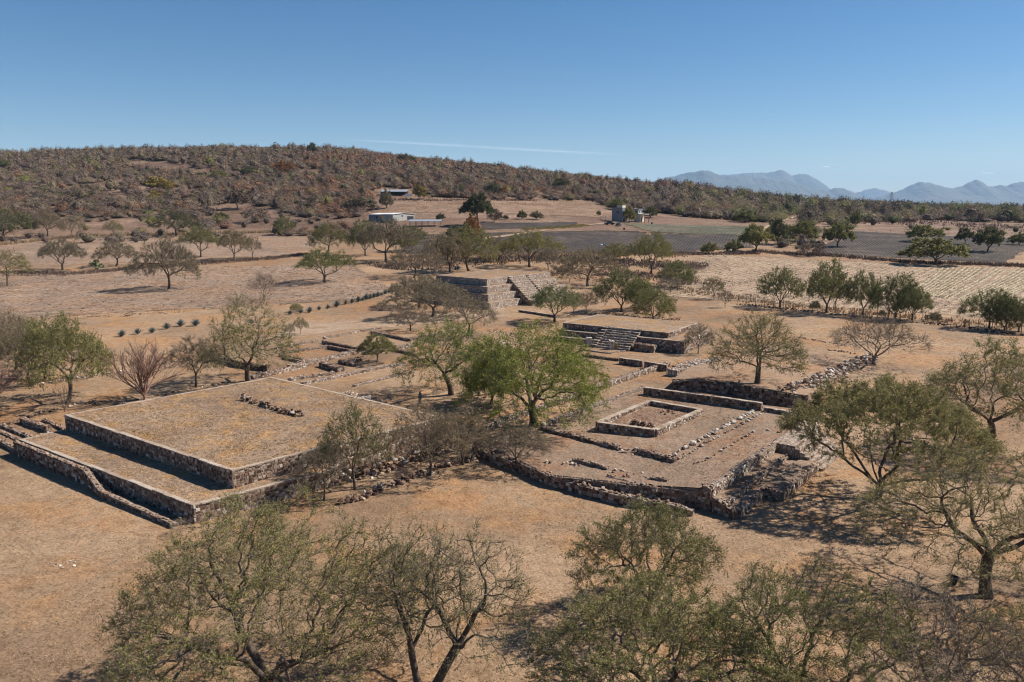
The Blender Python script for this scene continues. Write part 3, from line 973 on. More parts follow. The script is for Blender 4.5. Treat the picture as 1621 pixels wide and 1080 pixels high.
# walls and rows on and round the right platform, each a thing
KG = 'stone walls of the right platform'
wall('long ragged front wall of the right platform, facing the bare clearing', [(752, 699), (780, 716), (820, 730), (870, 749), (925, 766), (990, 782), (1050, 793), (1098, 804)], [0] * 8, [.8, .8, .8, .8, .78, .75, .65, .5], .55, .16, .34, group=KG, top=True)
wall('dark low wall from the big green tree across the court', [(855, 680), (905, 692), (983, 713)], [.95, 1.0, 1.1], .34, .45, .12, group=KG)
wall('shorter dark wall in line with the court wall, right of the gap', [(1010, 716), (1040, 724), (1069, 733)], [1.2, 1.25, 1.3], .38, .4, .08, group=KG)
wall('stub of low wall alone in the front court', [(907, 730), (935, 737), (962, 745)], [.95, .97, 1.0], .3, .35, .08, group=KG)
wall('smallest dark kerb near the broken front corner', [(1030, 757), (1057, 762)], [1.25, 1.3], .2, .35, .06, group=KG)
rubble('heap of stones in the gap of the court wall', [(985, 712), (1008, 718)], 1.15, w=1.3, h=.4, dens=7, name='stone_heap', cat='stones')
rubble('clean pale row of single stones across the court floor', [(1060, 724), (1110, 696), (1162, 668), (1208, 644)], [1.33, 1.4, 1.45, 1.5], w=.28, h=.16, size=.34, dens=16, tint=.85, name='stone_row', lift=.05)
rubble('second looser row of stones right of the clean pale row', [(1070, 729), (1143, 688), (1213, 651)], [1.35, 1.42, 1.5], w=.28, h=.12, size=.28, dens=11, tint=.65, name='stone_row', lift=.04)
rubble('faint buried row nearest the right retaining wall', [(1092, 738), (1127, 723)], [1.4, 1.45], w=.2, h=.06, size=.25, dens=9, tint=.6, name='stone_row', lift=.02)
rubble('faint bent row of stones beside the top of the wide stair', [(1128, 722), (1202, 678), (1243, 687)], [1.45, 1.5, 1.5], w=.22, h=.1, size=.26, dens=8, tint=.6, name='stone_row', lift=.02)
rubble('scatter of stones in the front corner of the court', [(965, 750), (1000, 756), (1025, 752)], 1.1, w=2.4, h=.2, size=.3, dens=2.5, tint=.5, name='stone_heap', cat='stones')
rubble('line of single stones behind the ragged front wall', [(860, 728), (910, 734), (960, 745)], 1.0, w=1.0, h=.12, size=.24, dens=2.5, tint=.6, name='stone_row')
wall('second thin front wall of the court beside the broken corner', [(962, 757), (1005, 767), (1040, 775)], [.95, 1.05, 1.1], .22, .3, .06, group=KG)
# enclosure
root = empty('stone_enclosure', (*U(1037, 686, 1.3), 1.3))
tag(root, 'square walled stone enclosure with red soil inside on the right platform', 'enclosure')
def f(parent):
    c4 = [U(946, 668, 1.85), U(1037, 680, 1.85), U(1110, 648, 1.85), U(1028, 634, 1.85)]
    for i in range(4):
        mb = MB(); wall_mesh(mb, [c4[i], c4[(i + 1) % 4]], 1.15, .70, .42, .28, .02, cap='flat', tint=.6)
        mb.build('wall', WMATS, parent)
    cc = np.mean(c4, 0)
    mb = MB(); prism(mb, ccw([cc + (p - cc) * .93 for p in c4]), 1.2, 1.45); mb.build('soil_floor', M['red_soil'], parent)
under(root, f)
rubble('crumbled dark ridge of stones inside the square enclosure', [(1000, 668), (1018, 672), (1036, 676)], 1.55, w=.7, h=.35, size=.34, dens=16, tint=.3, name='stone_row')
rubble('loose dark stones in the far corner of the enclosure', [(1045, 655), (1062, 650)], 1.5, w=.9, h=.2, dens=5, tint=.3, name='stone_heap', cat='stones')

# long walls of the middle court
wall('long straight wall passing behind the big green tree', [(767, 682), (800, 668), (840, 655), (863, 647), (927, 625), (968, 610), (1015, 594), (1058, 580)], None, [.5, .5, .5, .55, .6, .6, .6, .6], .55, .04, .3, cap='stones', group=KG, tint=.66)
wall('parallel wall between the big green tree and the court corner', [(858, 677), (880, 668), (930, 648), (973, 634), (1018, 617)], [1.0, 1.0, 1.05, 1.2, 1.35], .4, .5, .05, .3, group=KG, tint=.66)
wall('tall straight wall closing the back of the court', [(1020, 613), (1080, 621), (1150, 630), (1206, 638)], [1.35, 1.4, 1.45, 1.45], .75, .45, .02, cap='flat', group=KG, top=True)
wall('short low wall at the right end of the back wall', [(1210, 651), (1232, 655), (1256, 659)], 1.45, .4, .45, .08, cap='flat', group=KG)
wall('left of two short walls facing the twin pillars', [(981, 576), (1017, 581)], None, .75, .4, .03, cap='flat', group=KG)
wall('right of two short walls facing the twin pillars', [(1021, 582), (1056, 588)], None, .75, .4, .03, cap='flat', group=KG)

# raised causeway walls
wall('wide pale wall of the raised strip behind the court', [(1064, 596), (1085, 589), (1110, 582), (1134, 576)], None, .75, 1.2, .15, .38, group=KG, tint=.72)
wall('thin upper kerb of the raised strip', [(1066, 581), (1108, 568)], None, .2, .35, .04, group=KG, tint=.7)
rubble('broken stones at the meeting of the long wall and raised strip', [(1058, 583), (1070, 592)], None, w=1.5, h=.5, dens=8, name='stone_heap', cat='stones')

# sunken wall and tree terrace
root = empty('earth_terrace', (*U(1199, 607, 2.2), 1))
tag(root, 'earth terrace under the dark trunked tree with a deep shaded retaining wall', 'terrace')
def f(parent):
    q = [U(1065, 600, 2.15), U(1117, 600, 2.2), U(1157, 604, 2.2), U(1195, 613, 2.2), U(1280, 627, 2.2), U(1342, 583, 1.35), U(1375, 566, 1.02), U(1240, 548, 1.0), U(1140, 560, 1.05), U(1100, 575, 1.5)]
    zz = np.array([2.15, 2.2, 2.2, 2.2, 2.2, 1.35, .95, .9, .95, 1.5])
    rings = 10
    cxy = U(1200, 592, 2.0); cz = 1.95
    V = [np.array([[*p, z] for p, z in zip(q, zz)])]
    n = len(q)
    for r in range(1, rings):
        f_ = 1 - r / rings
        xy = cxy + (V[0][:, :2] - cxy) * f_
        z = cz + (V[0][:, 2] - cz) * f_ + .05 * snoise(xy[:, 0], xy[:, 1], .5, 9)
        V.append(np.c_[xy, z])
    V.append(np.array([[*cxy, cz]]))
    qd = [[r * n + j, r * n + (j + 1) % n, (r + 1) * n + (j + 1) % n, (r + 1) * n + j] for r in range(rings - 1) for j in range(n)]
    t = [[(rings - 1) * n + j, (rings - 1) * n + (j + 1) % n, rings * n] for j in range(n)]
    mb = MB(); mb.add(np.vstack(V), qd, t); mb.build('grass_top', M['ground_t'] if 'ground_t' in M else M['ground'], parent, smooth_=True)
    mb = MB(); prism(mb, q, .0, zz - .02, cap=False); mb.build('earth_bank', M['court'], parent)
    mb = MB()
    wall_mesh(mb, q[:5], .2, [1.9, 1.98, 2.0, 2.0, 2.0], .5, .36, .1)
    mb.build('retaining_wall', WMATS, parent)
    mb = MB(); wall_mesh(mb, [U(1062, 612, 1.2), U(1085, 614, 1.2), U(1108, 617, 1.2)], .3, [1.2, 1.1, .6], .8, .34, .2); mb.build('lower_wall', WMATS, parent)
under(root, f)
rubble('thick tumbled boundary wall right of the tree terrace', [(1240, 622), (1282, 609), (1310, 597), (1335, 585), (1377, 567)], [2.0, 2.0, 1.6, 1.2, 1.0], w=2.0, h=.75, size=.42, dens=6, tint=.62, group=KG)
rubble('low flat row of stones under the spreading branches', [(1208, 580), (1245, 586), (1278, 591)], [1.7, 1.7, 1.6], w=1.2, h=.25, dens=6, tint=.45)
rubble('thin broken kerb crossing the bare ground near the fence', [(1265, 535), (1295, 540), (1325, 545)], None, w=.5, h=.25, dens=8, tint=.4)
rubble('low broken row left of the pale vase shaped tree', [(1310, 554), (1335, 557), (1358, 562)], None, w=.7, h=.25, dens=7, tint=.4)
rubble('few pale stones in front of the tumbled boundary wall', [(1330, 606), (1345, 603), (1360, 604)], None, w=1.4, h=.35, dens=5, tint=.6, name='stone_heap', cat='stones')

# ================================================================== REAR PLATFORM WITH STAIR
root = empty('stone_platform', (*U(1083, 560, 1.0), 1.0))
tag(root, 'low rear stone platform with a central stair and grass top', 'platform')
ZQ1, ZQ2 = 2.6, 3.35
Bq = Bv
def f(parent):
    uC = U(1058, 527, ZQ2); uL = U(891, 511, ZQ2)
    A_ = (uC - uL) / np.linalg.norm(uC - uL)
    B_ = np.array([-A_[1], A_[0]])
    Lr = U(1105, 514, ZQ2); wB = float((Lr - uC) @ B_); wB = max(wB, 8)
    Lu = np.linalg.norm(uC - uL)
    Lt = Lu + 4.5
    tier(parent, [uL, uL + A_ * Lu, uL + A_ * Lu + B_ * wB * 1.15, uL + B_ * wB * 1.15], ZQ1 - .1, ZQ2, M['top'], size=.32, wallname='upper_wall', topname='upper_grass_top')
    lC = U(1083, 541, ZQ1)
    off = float((lC - uC) @ (-B_)); off = max(1.2, off); ext = float((lC - uC) @ A_)
    p0 = uL - B_ * off + A_ * (Lu * .50)
    tier(parent, [p0, uC + A_ * ext - B_ * off, uC + A_ * ext + B_ * wB, p0 + B_ * wB], .9, ZQ1, M['top'], size=.32, wallname='lower_wall', topname='lower_grass_top')
    # left side: two narrow ledges
    tier(parent, [uL - B_ * 1.3 + A_ * .2, uL - B_ * 1.3 + A_ * (Lu * .42), uL + A_ * (Lu * .42) + B_ * 2, uL + B_ * 2 + A_ * .2], .9, ZQ1 - .1, M['top'], size=.32, wallname='ledge_wall', topname='ledge_grass_top')
    tier(parent, [uL - B_ * 2.5 + A_ * .5, uL - B_ * 2.5 + A_ * (Lu * .42), uL + A_ * (Lu * .42), uL + A_ * .5], .9, 1.75, M['top'], size=.32, wallname='ledge_wall', topname='ledge_grass_top')
    # stair
    s0 = float((U(960, 519, ZQ2) - uL) @ A_); s1 = float((U(1001, 523.5, ZQ2) - uL) @ A_)
    bot = U(965, 546, 1.0); rn = float((bot - uL) @ (-B_)); rn = np.clip(rn, 3.5, 8)
    print('REAR', Lu, wB, off, ext, s0, s1, rn)
    PP = lambda s, t: uL + A_ * s - B_ * t
    stair_flight(parent, PP, s0, s1, ZQ2, 1.0, -.3, rn, 9, tint=.4)
    for sc in (s0 - .45, s1 + .45):
        mb = MB(); wall_mesh(mb, [PP(sc, -.3), PP(sc, rn + .2)], 1.0, [ZQ2 - 1.0 + .12, .25], .8, .3, .0, cap='flat', tint=.5)
        mb.build('balustrade', WMATS, parent)
    # low block right of the stair foot
    mb = MB(); wall_mesh(mb, [PP(s1 + 1.2, off + .9), PP(s1 + 4.0, off + .9)], 1.0, [1.0, .95], 1.4, .3, .05, tint=.45)
    mb.build('side_block', WMATS, parent)
under(root, f)
for lab, (px, py, tp) in {'left of the two square stone pillars before the rear stair': (932, 548, 535), 'right of the two square stone pillars, beside the yellow bush': (968, 553, 540)}.items():
    p = at(px, py); hh = z_at(tp, p[1]) - p[2]
    mb = MB()
    prism(mb, [(p[0] - .34, p[1] - .3), (p[0] + .34, p[1] - .34), (p[0] + .36, p[1] + .3), (p[0] - .32, p[1] + .34)], p[2] - .1, p[2] + hh, mat=1)
    q = [(p[0] - .34, p[1] - .3), (p[0] + .34, p[1] - .34), (p[0] + .36, p[1] + .3), (p[0] - .32, p[1] + .34)]
    for i in range(4): face_stones(mb, q[i], q[(i + 1) % 4], p[2] - .05, p[2] + hh, -left_n(q[i], q[(i + 1) % 4]), .36, tint=.8)
    blobs(mb, [(p[0] + dx, p[1] + dy, p[2] + hh) for dx in (-.17, .17) for dy in (-.17, .17)], .42, tint=.85, flat=.35)
    tag(mb.build('stone_pillar', [M['pale_stone'], M['coping']]), lab, 'pillar', 'pair of stone pillars')
wall('pale kerb at the foot of the rear stair', [(925, 555), (965, 560), (990, 556)], None, .18, .35, .03, group=KG, tint=.7)
wall('long low kerb under the small feathery tree near the pyramid', [(822, 494), (850, 498), (880, 503)], None, .38, .4, .03, group=KG, cap='flat')
wall('thin dark kerb in front of the twin pillars, nearer the green tree', [(922, 564), (950, 568), (980, 572)], None, .35, .35, .03, group=KG)
wall('short dark wall inside the second excavated room', [(448, 568), (476, 575)], None, .35, .35, .05, group=WG)
wall('long straight kerb between the excavated rooms and the green tree', [(590, 548), (625, 556), (655, 563)], None, .4, .4, .05, group=WG)
wall('pale kerb dividing the sandy floor behind the platform', [(560, 612), (610, 600), (655, 590)], None, .2, .45, .04, group=WG, tint=.66)
rubble('line of stones behind the rear platform under the trees', [(900, 500), (960, 496), (1020, 503), (1075, 507)], None, w=1.0, h=.35, dens=5, tint=.4)
rubble('pile of fallen stones behind the rear platform', [(1040, 510), (1060, 508), (1072, 504)], None, w=1.8, h=.4, dens=6, name='stone_heap', cat='stones', tint=.5)

# ================================================================== STEPPED PYRAMID
root = empty('stepped_pyramid', (*U(781, 485, 1.05), 1.05))
tag(root, 'four-tiered stone pyramid with a steep stair and flat grass top', 'pyramid')
ZP = [1.05, 2.35, 3.65, 4.95, 6.25]
def f(parent):
    cC = U(770.5, 442, ZP[4]); cL = U(688, 436, ZP[4]); cR = U(874, 431.5, ZP[4])
    a_ = (cC - cL) / np.linalg.norm(cC - cL)
    b_ = (cR - cC) / np.linalg.norm(cR - cC)
    bo = np.array([-a_[1], a_[0]])                      # away
    b_ = (b_ + bo); b_ /= np.linalg.norm(b_)
    a_ = np.array([b_[1], -b_[0]])
    la = np.linalg.norm(cC - cL); lb = np.linalg.norm(cR - cC)
    print('PYR', la, lb, a_, b_, (cR - cC) / lb, (cC - cL) / la)
    for k in range(4):
        g = k * 1.15                                     # ledge width
        o = cC + a_ * g - b_ * g
        po = [o, o + b_ * (lb + 2 * g), o + b_ * (lb + 2 * g) - a_ * (la + 2 * g), o - a_ * (la + 2 * g)]
        tier(parent, po, ZP[3 - k] - .1, ZP[4 - k], M['top'], size=.34, wallname='tier_wall', topname='tier_grass', tint=.55, coping=True, smat='pale_stone')
    # stair on the lit side, runs outwards along a_
    PP = lambda s, t: cC + b_ * s + a_ * t
    s0 = float((U(815, 438.2, ZP[4]) - cC) @ b_); s1 = float((U(837, 435.6, ZP[4]) - cC) @ b_)
    rn = 5.6
    stair_flight(parent, PP, s0, s1, ZP[4], ZP[0], -.3, rn, 16, tint=.5)
    for sc in (s0 - .5, s1 + .5):
        mb = MB(); wall_mesh(mb, [PP(sc, -.3), PP(sc, rn + .3)], ZP[0], [ZP[4] - ZP[0] + .25, .35], 1.0, .32, .0, cap='flat', tint=.5)
        mb.build('balustrade', WMATS, parent)
under(root, f)

# ================================================================== TREES
def grow(seed, H, R, fork=.22, limbs=4, spread=.9, flat=.45, low=.45, natt=520, step=.32, wig=.35, lean=(0, 0), gaps=5, droop=0.0, trunk_r=.16, tip=.012, lop=.25, rise=1.0):
    """branch skeleton of a tree: a leaning trunk, a few limbs, then branches that grow into the free space of the crown"""
    r = np.random.default_rng(seed)
    # crown volume, lobed, with holes
    ph = r.uniform(0, 6.28, 4)
    P = []
    holes = r.uniform(-1, 1, (gaps, 3)) * [R * .8, R * .8, H * .2] + [0, 0, H * (.5 + low / 2)]
    while len(P) < natt:
        th = r.uniform(0, 6.28, 400); q = np.sqrt(r.uniform(0, 1, 400))
        rad = R * (1 + lop * (np.sin(2 * th + ph[0]) * .6 + np.sin(3 * th + ph[1]) * .5 + np.sin(5 * th + ph[2]) * .3))
        zt = H * (1 - flat * q ** 2.2) * (1 + .08 * np.sin(4 * th + 5 * q + ph[3]))
        zb = H * (low + .12 * (1 - q) - droop * q ** 3)
        k = r.uniform(0, 1, 400) ** .6
        z = zb + (zt - zb) * k
        pts = np.c_[q * rad * np.cos(th) + lean[0] * z / H * R, q * rad * np.sin(th) + lean[1] * z / H * R, z]
        d = np.linalg.norm(pts[:, None] - holes[None], axis=2).min(1) if gaps else np.full(400, 9)
        P += list(pts[d > R * .22])
    A = np.array(P[:natt])
    nodes = [np.zeros(3)]; par = [-1]
    fz = H * fork
    k = max(2, int(fz / step)); bend = r.normal(0, .12, 2)
    for i in range(1, k + 1):
        f = i / k
        nodes.append(np.array([bend[0] * fz * f * f + lean[0] * fz * f, bend[1] * fz * math.sin(f * 2) + lean[1] * fz * f, fz * f])); par.append(len(nodes) - 2)
    top = len(nodes) - 1
    a0 = r.uniform(0, 6.28)
    for l in range(limbs):
        az = a0 + l * 6.283 / limbs + r.normal(0, .25)
        el = r.uniform(.45, .95) * rise
        d = np.array([math.cos(az) * math.cos(el) * spread, math.sin(az) * math.cos(el) * spread, math.sin(el)])
        p = top - (r.integers(0, max(1, k // 3)) if k > 3 else 0); cur = nodes[p].copy()
        for i in range(int(R * r.uniform(.35, .6) / step)):
            d = d + r.normal(0, .16, 3) + [0, 0, .03]; d /= np.linalg.norm(d)
            cur = cur + d * step; nodes.append(cur.copy()); par.append(p); p = len(nodes) - 1
    nodes = list(nodes)
    X = np.zeros((9000, 3)); X[:len(nodes)] = nodes; n = len(nodes)
    D = np.linalg.norm(A[:, None] - X[None, :n], axis=2)
    near = D.argmin(1); nd = D.min(1)
    alive = np.ones(len(A), bool)
    for it in range(110):
        if not alive.any() or n > 8500: break
        idx = np.where(alive)[0]
        src, inv = np.unique(near[idx], return_inverse=True)
        dirs = np.zeros((len(src), 3))
        v = A[idx] - X[near[idx]]; v /= np.linalg.norm(v, axis=1)[:, None] + 1e-9
        np.add.at(dirs, inv, v)
        dirs /= np.linalg.norm(dirs, axis=1)[:, None] + 1e-9
        dirs += r.normal(0, wig, dirs.shape) * [1, 1, .7]
        dirs /= np.linalg.norm(dirs, axis=1)[:, None] + 1e-9
        m = min(len(src), 8900 - n)
        new = X[src[:m]] + dirs[:m] * step
        X[n:n + m] = new; par += list(src[:m])
        D = np.linalg.norm(A[idx][:, None] - new[None], axis=2)
        mn = D.min(1); am = D.argmin(1)
        b = mn < nd[idx]
        nd[idx[b]] = mn[b]; near[idx[b]] = n + am[b]
        n += m
        alive &= nd > step * 1.25
        if it > 60: alive &= r.uniform(0, 1, len(A)) > .05
    X = X[:n]; par = np.array(par[:n])
    cnt = np.bincount(par[1:], minlength=n)
    ntips = (cnt == 0).sum()
    ex = max(1.7, math.log(max(ntips, 2)) / math.log(trunk_r / tip))
    acc = np.zeros(n)
    for i in range(n - 1, 0, -1):
        if acc[i] == 0: acc[i] = tip ** ex
        acc[par[i]] += acc[i]
    acc[0] = max(acc[0], tip ** ex)
    rad = acc ** (1 / ex)
    rad[0] *= 1.35
    if n > 1: rad[1] *= 1.1
    return X, par, rad, cnt


def tubes(mb, X, par, rad, sel, n, mat=0, tint=.5):
    """frustums for the chosen edges (child index), sharing the parent's ring where the branch carries on"""
    sel = np.asarray(sel)
    if len(sel) == 0: return
    p = par[sel]
    a, b = X[p], X[sel]
    d = b - a; ln = np.linalg.norm(d, axis=1)[:, None] + 1e-9; d = d / ln
    gp = par[p]
    pd = np.where((gp >= 0)[:, None], a - X[np.maximum(gp, 0)], d)
    pd /= np.linalg.norm(pd, axis=1)[:, None] + 1e-9
    r0 = np.minimum(rad[p], rad[sel] * 1.35); r1 = rad[sel]
    main = rad[sel] > rad[p] * .72
    d0 = np.where(main[:, None], pd + d, d); d0 /= np.linalg.norm(d0, axis=1)[:, None] + 1e-9
    # the end ring leans towards the next stretch only by its own direction: small steps hide the joint
    ref = np.array([.31, .94, .12])
    def ring(c, dr, r):
        u = np.cross(dr, ref); u /= np.linalg.norm(u, axis=1)[:, None] + 1e-9
        w = np.cross(dr, u)
        th = np.linspace(0, 2 * math.pi, n, endpoint=False)
        return c[:, None] + r[:, None, None] * (np.cos(th)[None, :, None] * u[:, None] + np.sin(th)[None, :, None] * w[:, None])
    R0, R1 = ring(a, d0, r0), ring(b + d * r1[:, None] * .35, d, r1)
    V = np.concatenate([R0, R1], 1)
    k = np.arange(n)
    f = np.stack([k, (k + 1) % n, n + (k + 1) % n, n + k], -1)
    Q = (f[None] + (np.arange(len(sel)) * 2 * n)[:, None, None]).reshape(-1, 4)
    mb.add(V.reshape(-1, 3), Q, tint=tint, mat=mat)


def twigs_leaves(mb, X, par, rad, cnt, seed, tw_len=.7, tw_n=3, leaf_n=9, leaf=(.09, .035), thr=.03, tw_r=.008, up=.25, droop=0.0, lmat=1, tmat=0, keep=1.0, out=.5, clump=0.0):
    r = np.random.default_rng(seed)
    idx = np.where((rad < thr) & (np.arange(len(X)) > 2))[0]
    if keep < 1: idx = idx[r.uniform(0, 1, len(idx)) < keep]
    w = np.where(cnt[idx] == 0, 2, 1) * tw_n
    base = np.repeat(idx, w); m = len(base)
    if m == 0: return
    cen = X[X[:, 2] > X[:, 2].max() * .3].mean(0) * [1, 1, .8]
    o = X[base] - cen; o /= np.linalg.norm(o, axis=1)[:, None] + 1e-9
    pd = X[base] - X[par[base]]; pd /= np.linalg.norm(pd, axis=1)[:, None] + 1e-9
    d = pd * .8 + o * out + r.normal(0, .55, (m, 3)) + [0, 0, up - droop]
    d /= np.linalg.norm(d, axis=1)[:, None]
    L_ = tw_len * r.uniform(.45, 1.25, m)
    pts = [X[base]]
    for s in range(3):
        pts.append(pts[-1] + d * (L_ / 3)[:, None])
        d = d + r.normal(0, .28, (m, 3)) + [0, 0, -.06 - droop * .5]; d /= np.linalg.norm(d, axis=1)[:, None]
    T = np.stack(pts, 1)              # m,4,3
    # thin three-sided twigs
    side = np.cross(d, [.2, .9, .3]); side /= np.linalg.norm(side, axis=1)[:, None] + 1e-9
    s2 = np.cross(d, side)
    V = []
    for s in range(4):
        rr = tw_r * (1 - .22 * s)
        for th in (0, 2.09, 4.19):
            V.append(T[:, s] + rr * (math.cos(th) * side + math.sin(th) * s2))
    V = np.stack(V, 1)
    f = []
    for s in range(3):
        for k in range(3): f.append([s * 3 + k, s * 3 + (k + 1) % 3, (s + 1) * 3 + (k + 1) % 3, (s + 1) * 3 + k])
    Q = (np.array(f)[None] + (np.arange(m) * 12)[:, None, None]).reshape(-1, 4)
    mb.add(V.reshape(-1, 3), Q, tint=np.repeat(np.clip(r.normal(.55, .2, m), 0, 1), 12), mat=tmat)
    # leaves: small blades set along the twigs
    if leaf_n <= 0: return
    shade = .5 + .5 * snoise(X[base][:, 0], X[base][:, 1] + X[base][:, 2] * 1.3, 1.1, seed % 7)
    k = leaf_n
    dens = np.clip(1 + clump * (shade - .5) * 2, .15, 2)
    if clump: keepm = r.uniform(0, 1, (m, k)) < dens[:, None] / (1 + clump)
    else: keepm = np.ones((m, k), bool)
    t = r.uniform(.12, 1, (m, k)) * 3
    i0 = np.minimum(t.astype(int), 2); fr = (t - i0)[..., None]
    mi = np.arange(m)[:, None]
    c = T[mi, i0] * (1 - fr) + T[mi, i0 + 1] * fr
    c = c + r.normal(0, .045, c.shape) * (leaf[0] / .09)
    c = c[keepm]; q = len(c)
    a = r.normal(0, 1, (q, 3)) + [0, 0, .0]; a /= np.linalg.norm(a, axis=1)[:, None]
    b = np.cross(a, r.normal(0, 1, (q, 3))); b /= np.linalg.norm(b, axis=1)[:, None] + 1e-9
    b = b + [0, 0, 0]
    ls = r.uniform(.7, 1.35, q)[:, None]
    l2, w2 = leaf[0] / 2 * ls, leaf[1] / 2 * ls
    V = np.stack([c - a * l2, c + b * w2 - a * l2 * .1, c + a * l2, c - b * w2 + a * l2 * .1], 1)
    Q = (np.arange(q) * 4)[:, None] + np.arange(4)
    tn = np.clip(.5 + .25 * (np.repeat(shade, k).reshape(m, k)[keepm] * 2 - 1) + r.normal(0, .2, q), 0, 1)
    mb.add(V.reshape(-1, 3), Q, tint=np.repeat(tn, 4), mat=lmat)


PROTO = {}
def tree_meshes(key, g, t, bark='bark', lf='olive', split=.045):
    """the two part meshes of a tree kind: trunk with limbs, crown with twigs and leaves"""
    X, par, rad, cnt = grow(**g)
    ch = np.arange(1, len(X))
    rr = rad[ch]
    tb = MB(); cb = MB()
    big = ch[(rr >= split)]
    tubes(tb, X, par, rad, big[rad[big] > .08], 8); tubes(tb, X, par, rad, big[rad[big] <= .08], 6)
    sm = ch[rr < split]
    tubes(cb, X, par, rad, sm[rad[sm] > .02], 4, tint=.45); tubes(cb, X, par, rad, sm[rad[sm] <= .02], 3, tint=.5)
    twigs_leaves(cb, X, par, rad, cnt, g['seed'] + 5, **t)
    a = tb.build('trunk', M[bark], smooth_=True); b = cb.build('crown', [M[bark] if bark != 'bark' else M['bark_twig'], L[lf]])
    me = (a.data, b.data)
    bpy.data.objects.remove(a); bpy.data.objects.remove(b)
    PROTO[key] = dict(me=me, H=float(X[:, 2].max()) + .3 * t.get('tw_len', .7), R=float(np.percentile(np.hypot(X[:, 0], X[:, 1]), 90)) + .35 * t.get('tw_len', .7), n=len(b.data.polygons) if False else 0)
    return PROTO[key]


def place_tree(key, u, v, top, w, label, group=None, rot=None, z=None, name='tree', cat='tree', lf=None, bark=None, crown_name='crown', lock=False):
    pr = PROTO[key]
    if z is None: p = at(u, v)
    else: xy = U(u, v, z); p = np.array([xy[0], xy[1], z])
    zt = z_at(top, p[1])
    H = max(zt - p[2], .5); Rw = w * p[1] / F / 2
    sz = H / pr['H']; sx = Rw / pr['R']
    sx = float(np.clip(sx, sz * .65, sz * 1.6)) if not lock else sx
    r_ = empty(name, (float(p[0]), float(p[1]), float(p[2]) - .03), rng.uniform(0, 6.28) if rot is None else rot)
    r_.scale = (sx, sx, sz)
    tag(r_, label, cat, group)
    for nm, me in zip(('trunk', crown_name), pr['me']):
        if me is None: continue
        o = bpy.data.objects.new(nm, me); COL.objects.link(o); o.parent = r_
        if lf and nm == crown_name:
            o.material_slots[1].link = 'OBJECT'; o.material_slots[1].material = L[lf]
        if bark:
            o.material_slots[0].link = 'OBJECT'; o.material_slots[0].material = M[bark]
    return r_


# ---- tree kinds of the middle distance (shared meshes)
tm = tree_meshes
tm('umb1', dict(seed=11, H=7, R=5, fork=.2, limbs=4, flat=.42, low=.46, natt=420, step=.36, trunk_r=.2), dict(tw_len=.8, tw_n=4, leaf_n=11, leaf=(.17, .075), tw_r=.011, clump=.5))
tm('umb2', dict(seed=12, H=7, R=5.4, fork=.26, limbs=3, flat=.5, low=.40, natt=420, step=.36, trunk_r=.2, droop=.15), dict(tw_len=.8, tw_n=4, leaf_n=11, leaf=(.17, .075), tw_r=.011, clump=.6))
tm('sparse1', dict(seed=13, H=6, R=3.8, fork=.25, limbs=4, flat=.4, low=.38, natt=330, step=.33, trunk_r=.13, gaps=8), dict(tw_len=.75, tw_n=4, leaf_n=6, leaf=(.14, .06), tw_r=.011, clump=.5), lf='grey')
tm('sparse2', dict(seed=14, H=6, R=4.2, fork=.3, limbs=3, flat=.45, low=.42, natt=330, step=.33, trunk_r=.13, gaps=8, droop=.12), dict(tw_len=.8, tw_n=4, leaf_n=6, leaf=(.14, .06), tw_r=.011, clump=.6), lf='grey')
tm('bare1', dict(seed=15, H=5, R=3, fork=.2, limbs=5, flat=.3, low=.4, natt=300, step=.3, trunk_r=.1, rise=1.25), dict(tw_len=.8, tw_n=4, leaf_n=1, leaf=(.10, .04), tw_r=.010), bark='bark_pale', lf='brown')
tm('bushy1', dict(seed=16, H=5, R=3.6, fork=.08, limbs=5, flat=.45, low=.18, natt=380, step=.34, trunk_r=.13, rise=1.1), dict(tw_len=.7, tw_n=4, leaf_n=9, leaf=(.18, .085), tw_r=.011, clump=.6, up=.35), lf='mid')
tm('bushy2', dict(seed=17, H=5, R=3.3, fork=.16, limbs=4, flat=.4, low=.26, natt=380, step=.34, trunk_r=.13, rise=1.1), dict(tw_len=.7, tw_n=4, leaf_n=9, leaf=(.18, .085), tw_r=.011, clump=.8, up=.35), lf='mid')
tm('dense1', dict(seed=18, H=9, R=4.4, fork=.34, limbs=4, flat=.5, low=.42, natt=420, step=.42, trunk_r=.25, gaps=7), dict(tw_len=.7, tw_n=5, leaf_n=17, leaf=(.26, .15), tw_r=.012, clump=.5), lf='dark')
tm('round1', dict(seed=19, H=3.6, R=2.4, fork=.28, limbs=5, flat=.5, low=.42, natt=280, step=.24, trunk_r=.09), dict(tw_len=.45, tw_n=4, leaf_n=14, leaf=(.12, .06), tw_r=.009, clump=.4), lf='olive')
# ---- far kinds, few faces
tm('far1', dict(seed=21, H=6, R=4, fork=.2, limbs=4, flat=.45, low=.35, natt=130, step=.55, trunk_r=.2, tip=.03), dict(tw_len=.9, tw_n=4, leaf_n=7, leaf=(.42, .24), tw_r=.03, thr=.07), split=.07)
tm('far2', dict(seed=22, H=6, R=4, fork=.15, limbs=4, flat=.5, low=.22, natt=130, step=.55, trunk_r=.2, tip=.03), dict(tw_len=.9, tw_n=4, leaf_n=7, leaf=(.42, .24), tw_r=.03, thr=.07), split=.07)
tm('far3', dict(seed=23, H=5, R=3.2, fork=.1, limbs=5, flat=.4, low=.25, natt=130, step=.5, trunk_r=.14, tip=.03), dict(tw_len=.9, tw_n=4, leaf_n=3, leaf=(.32, .16), tw_r=.03, thr=.07), lf='twig', bark='bark_pale', split=.07)

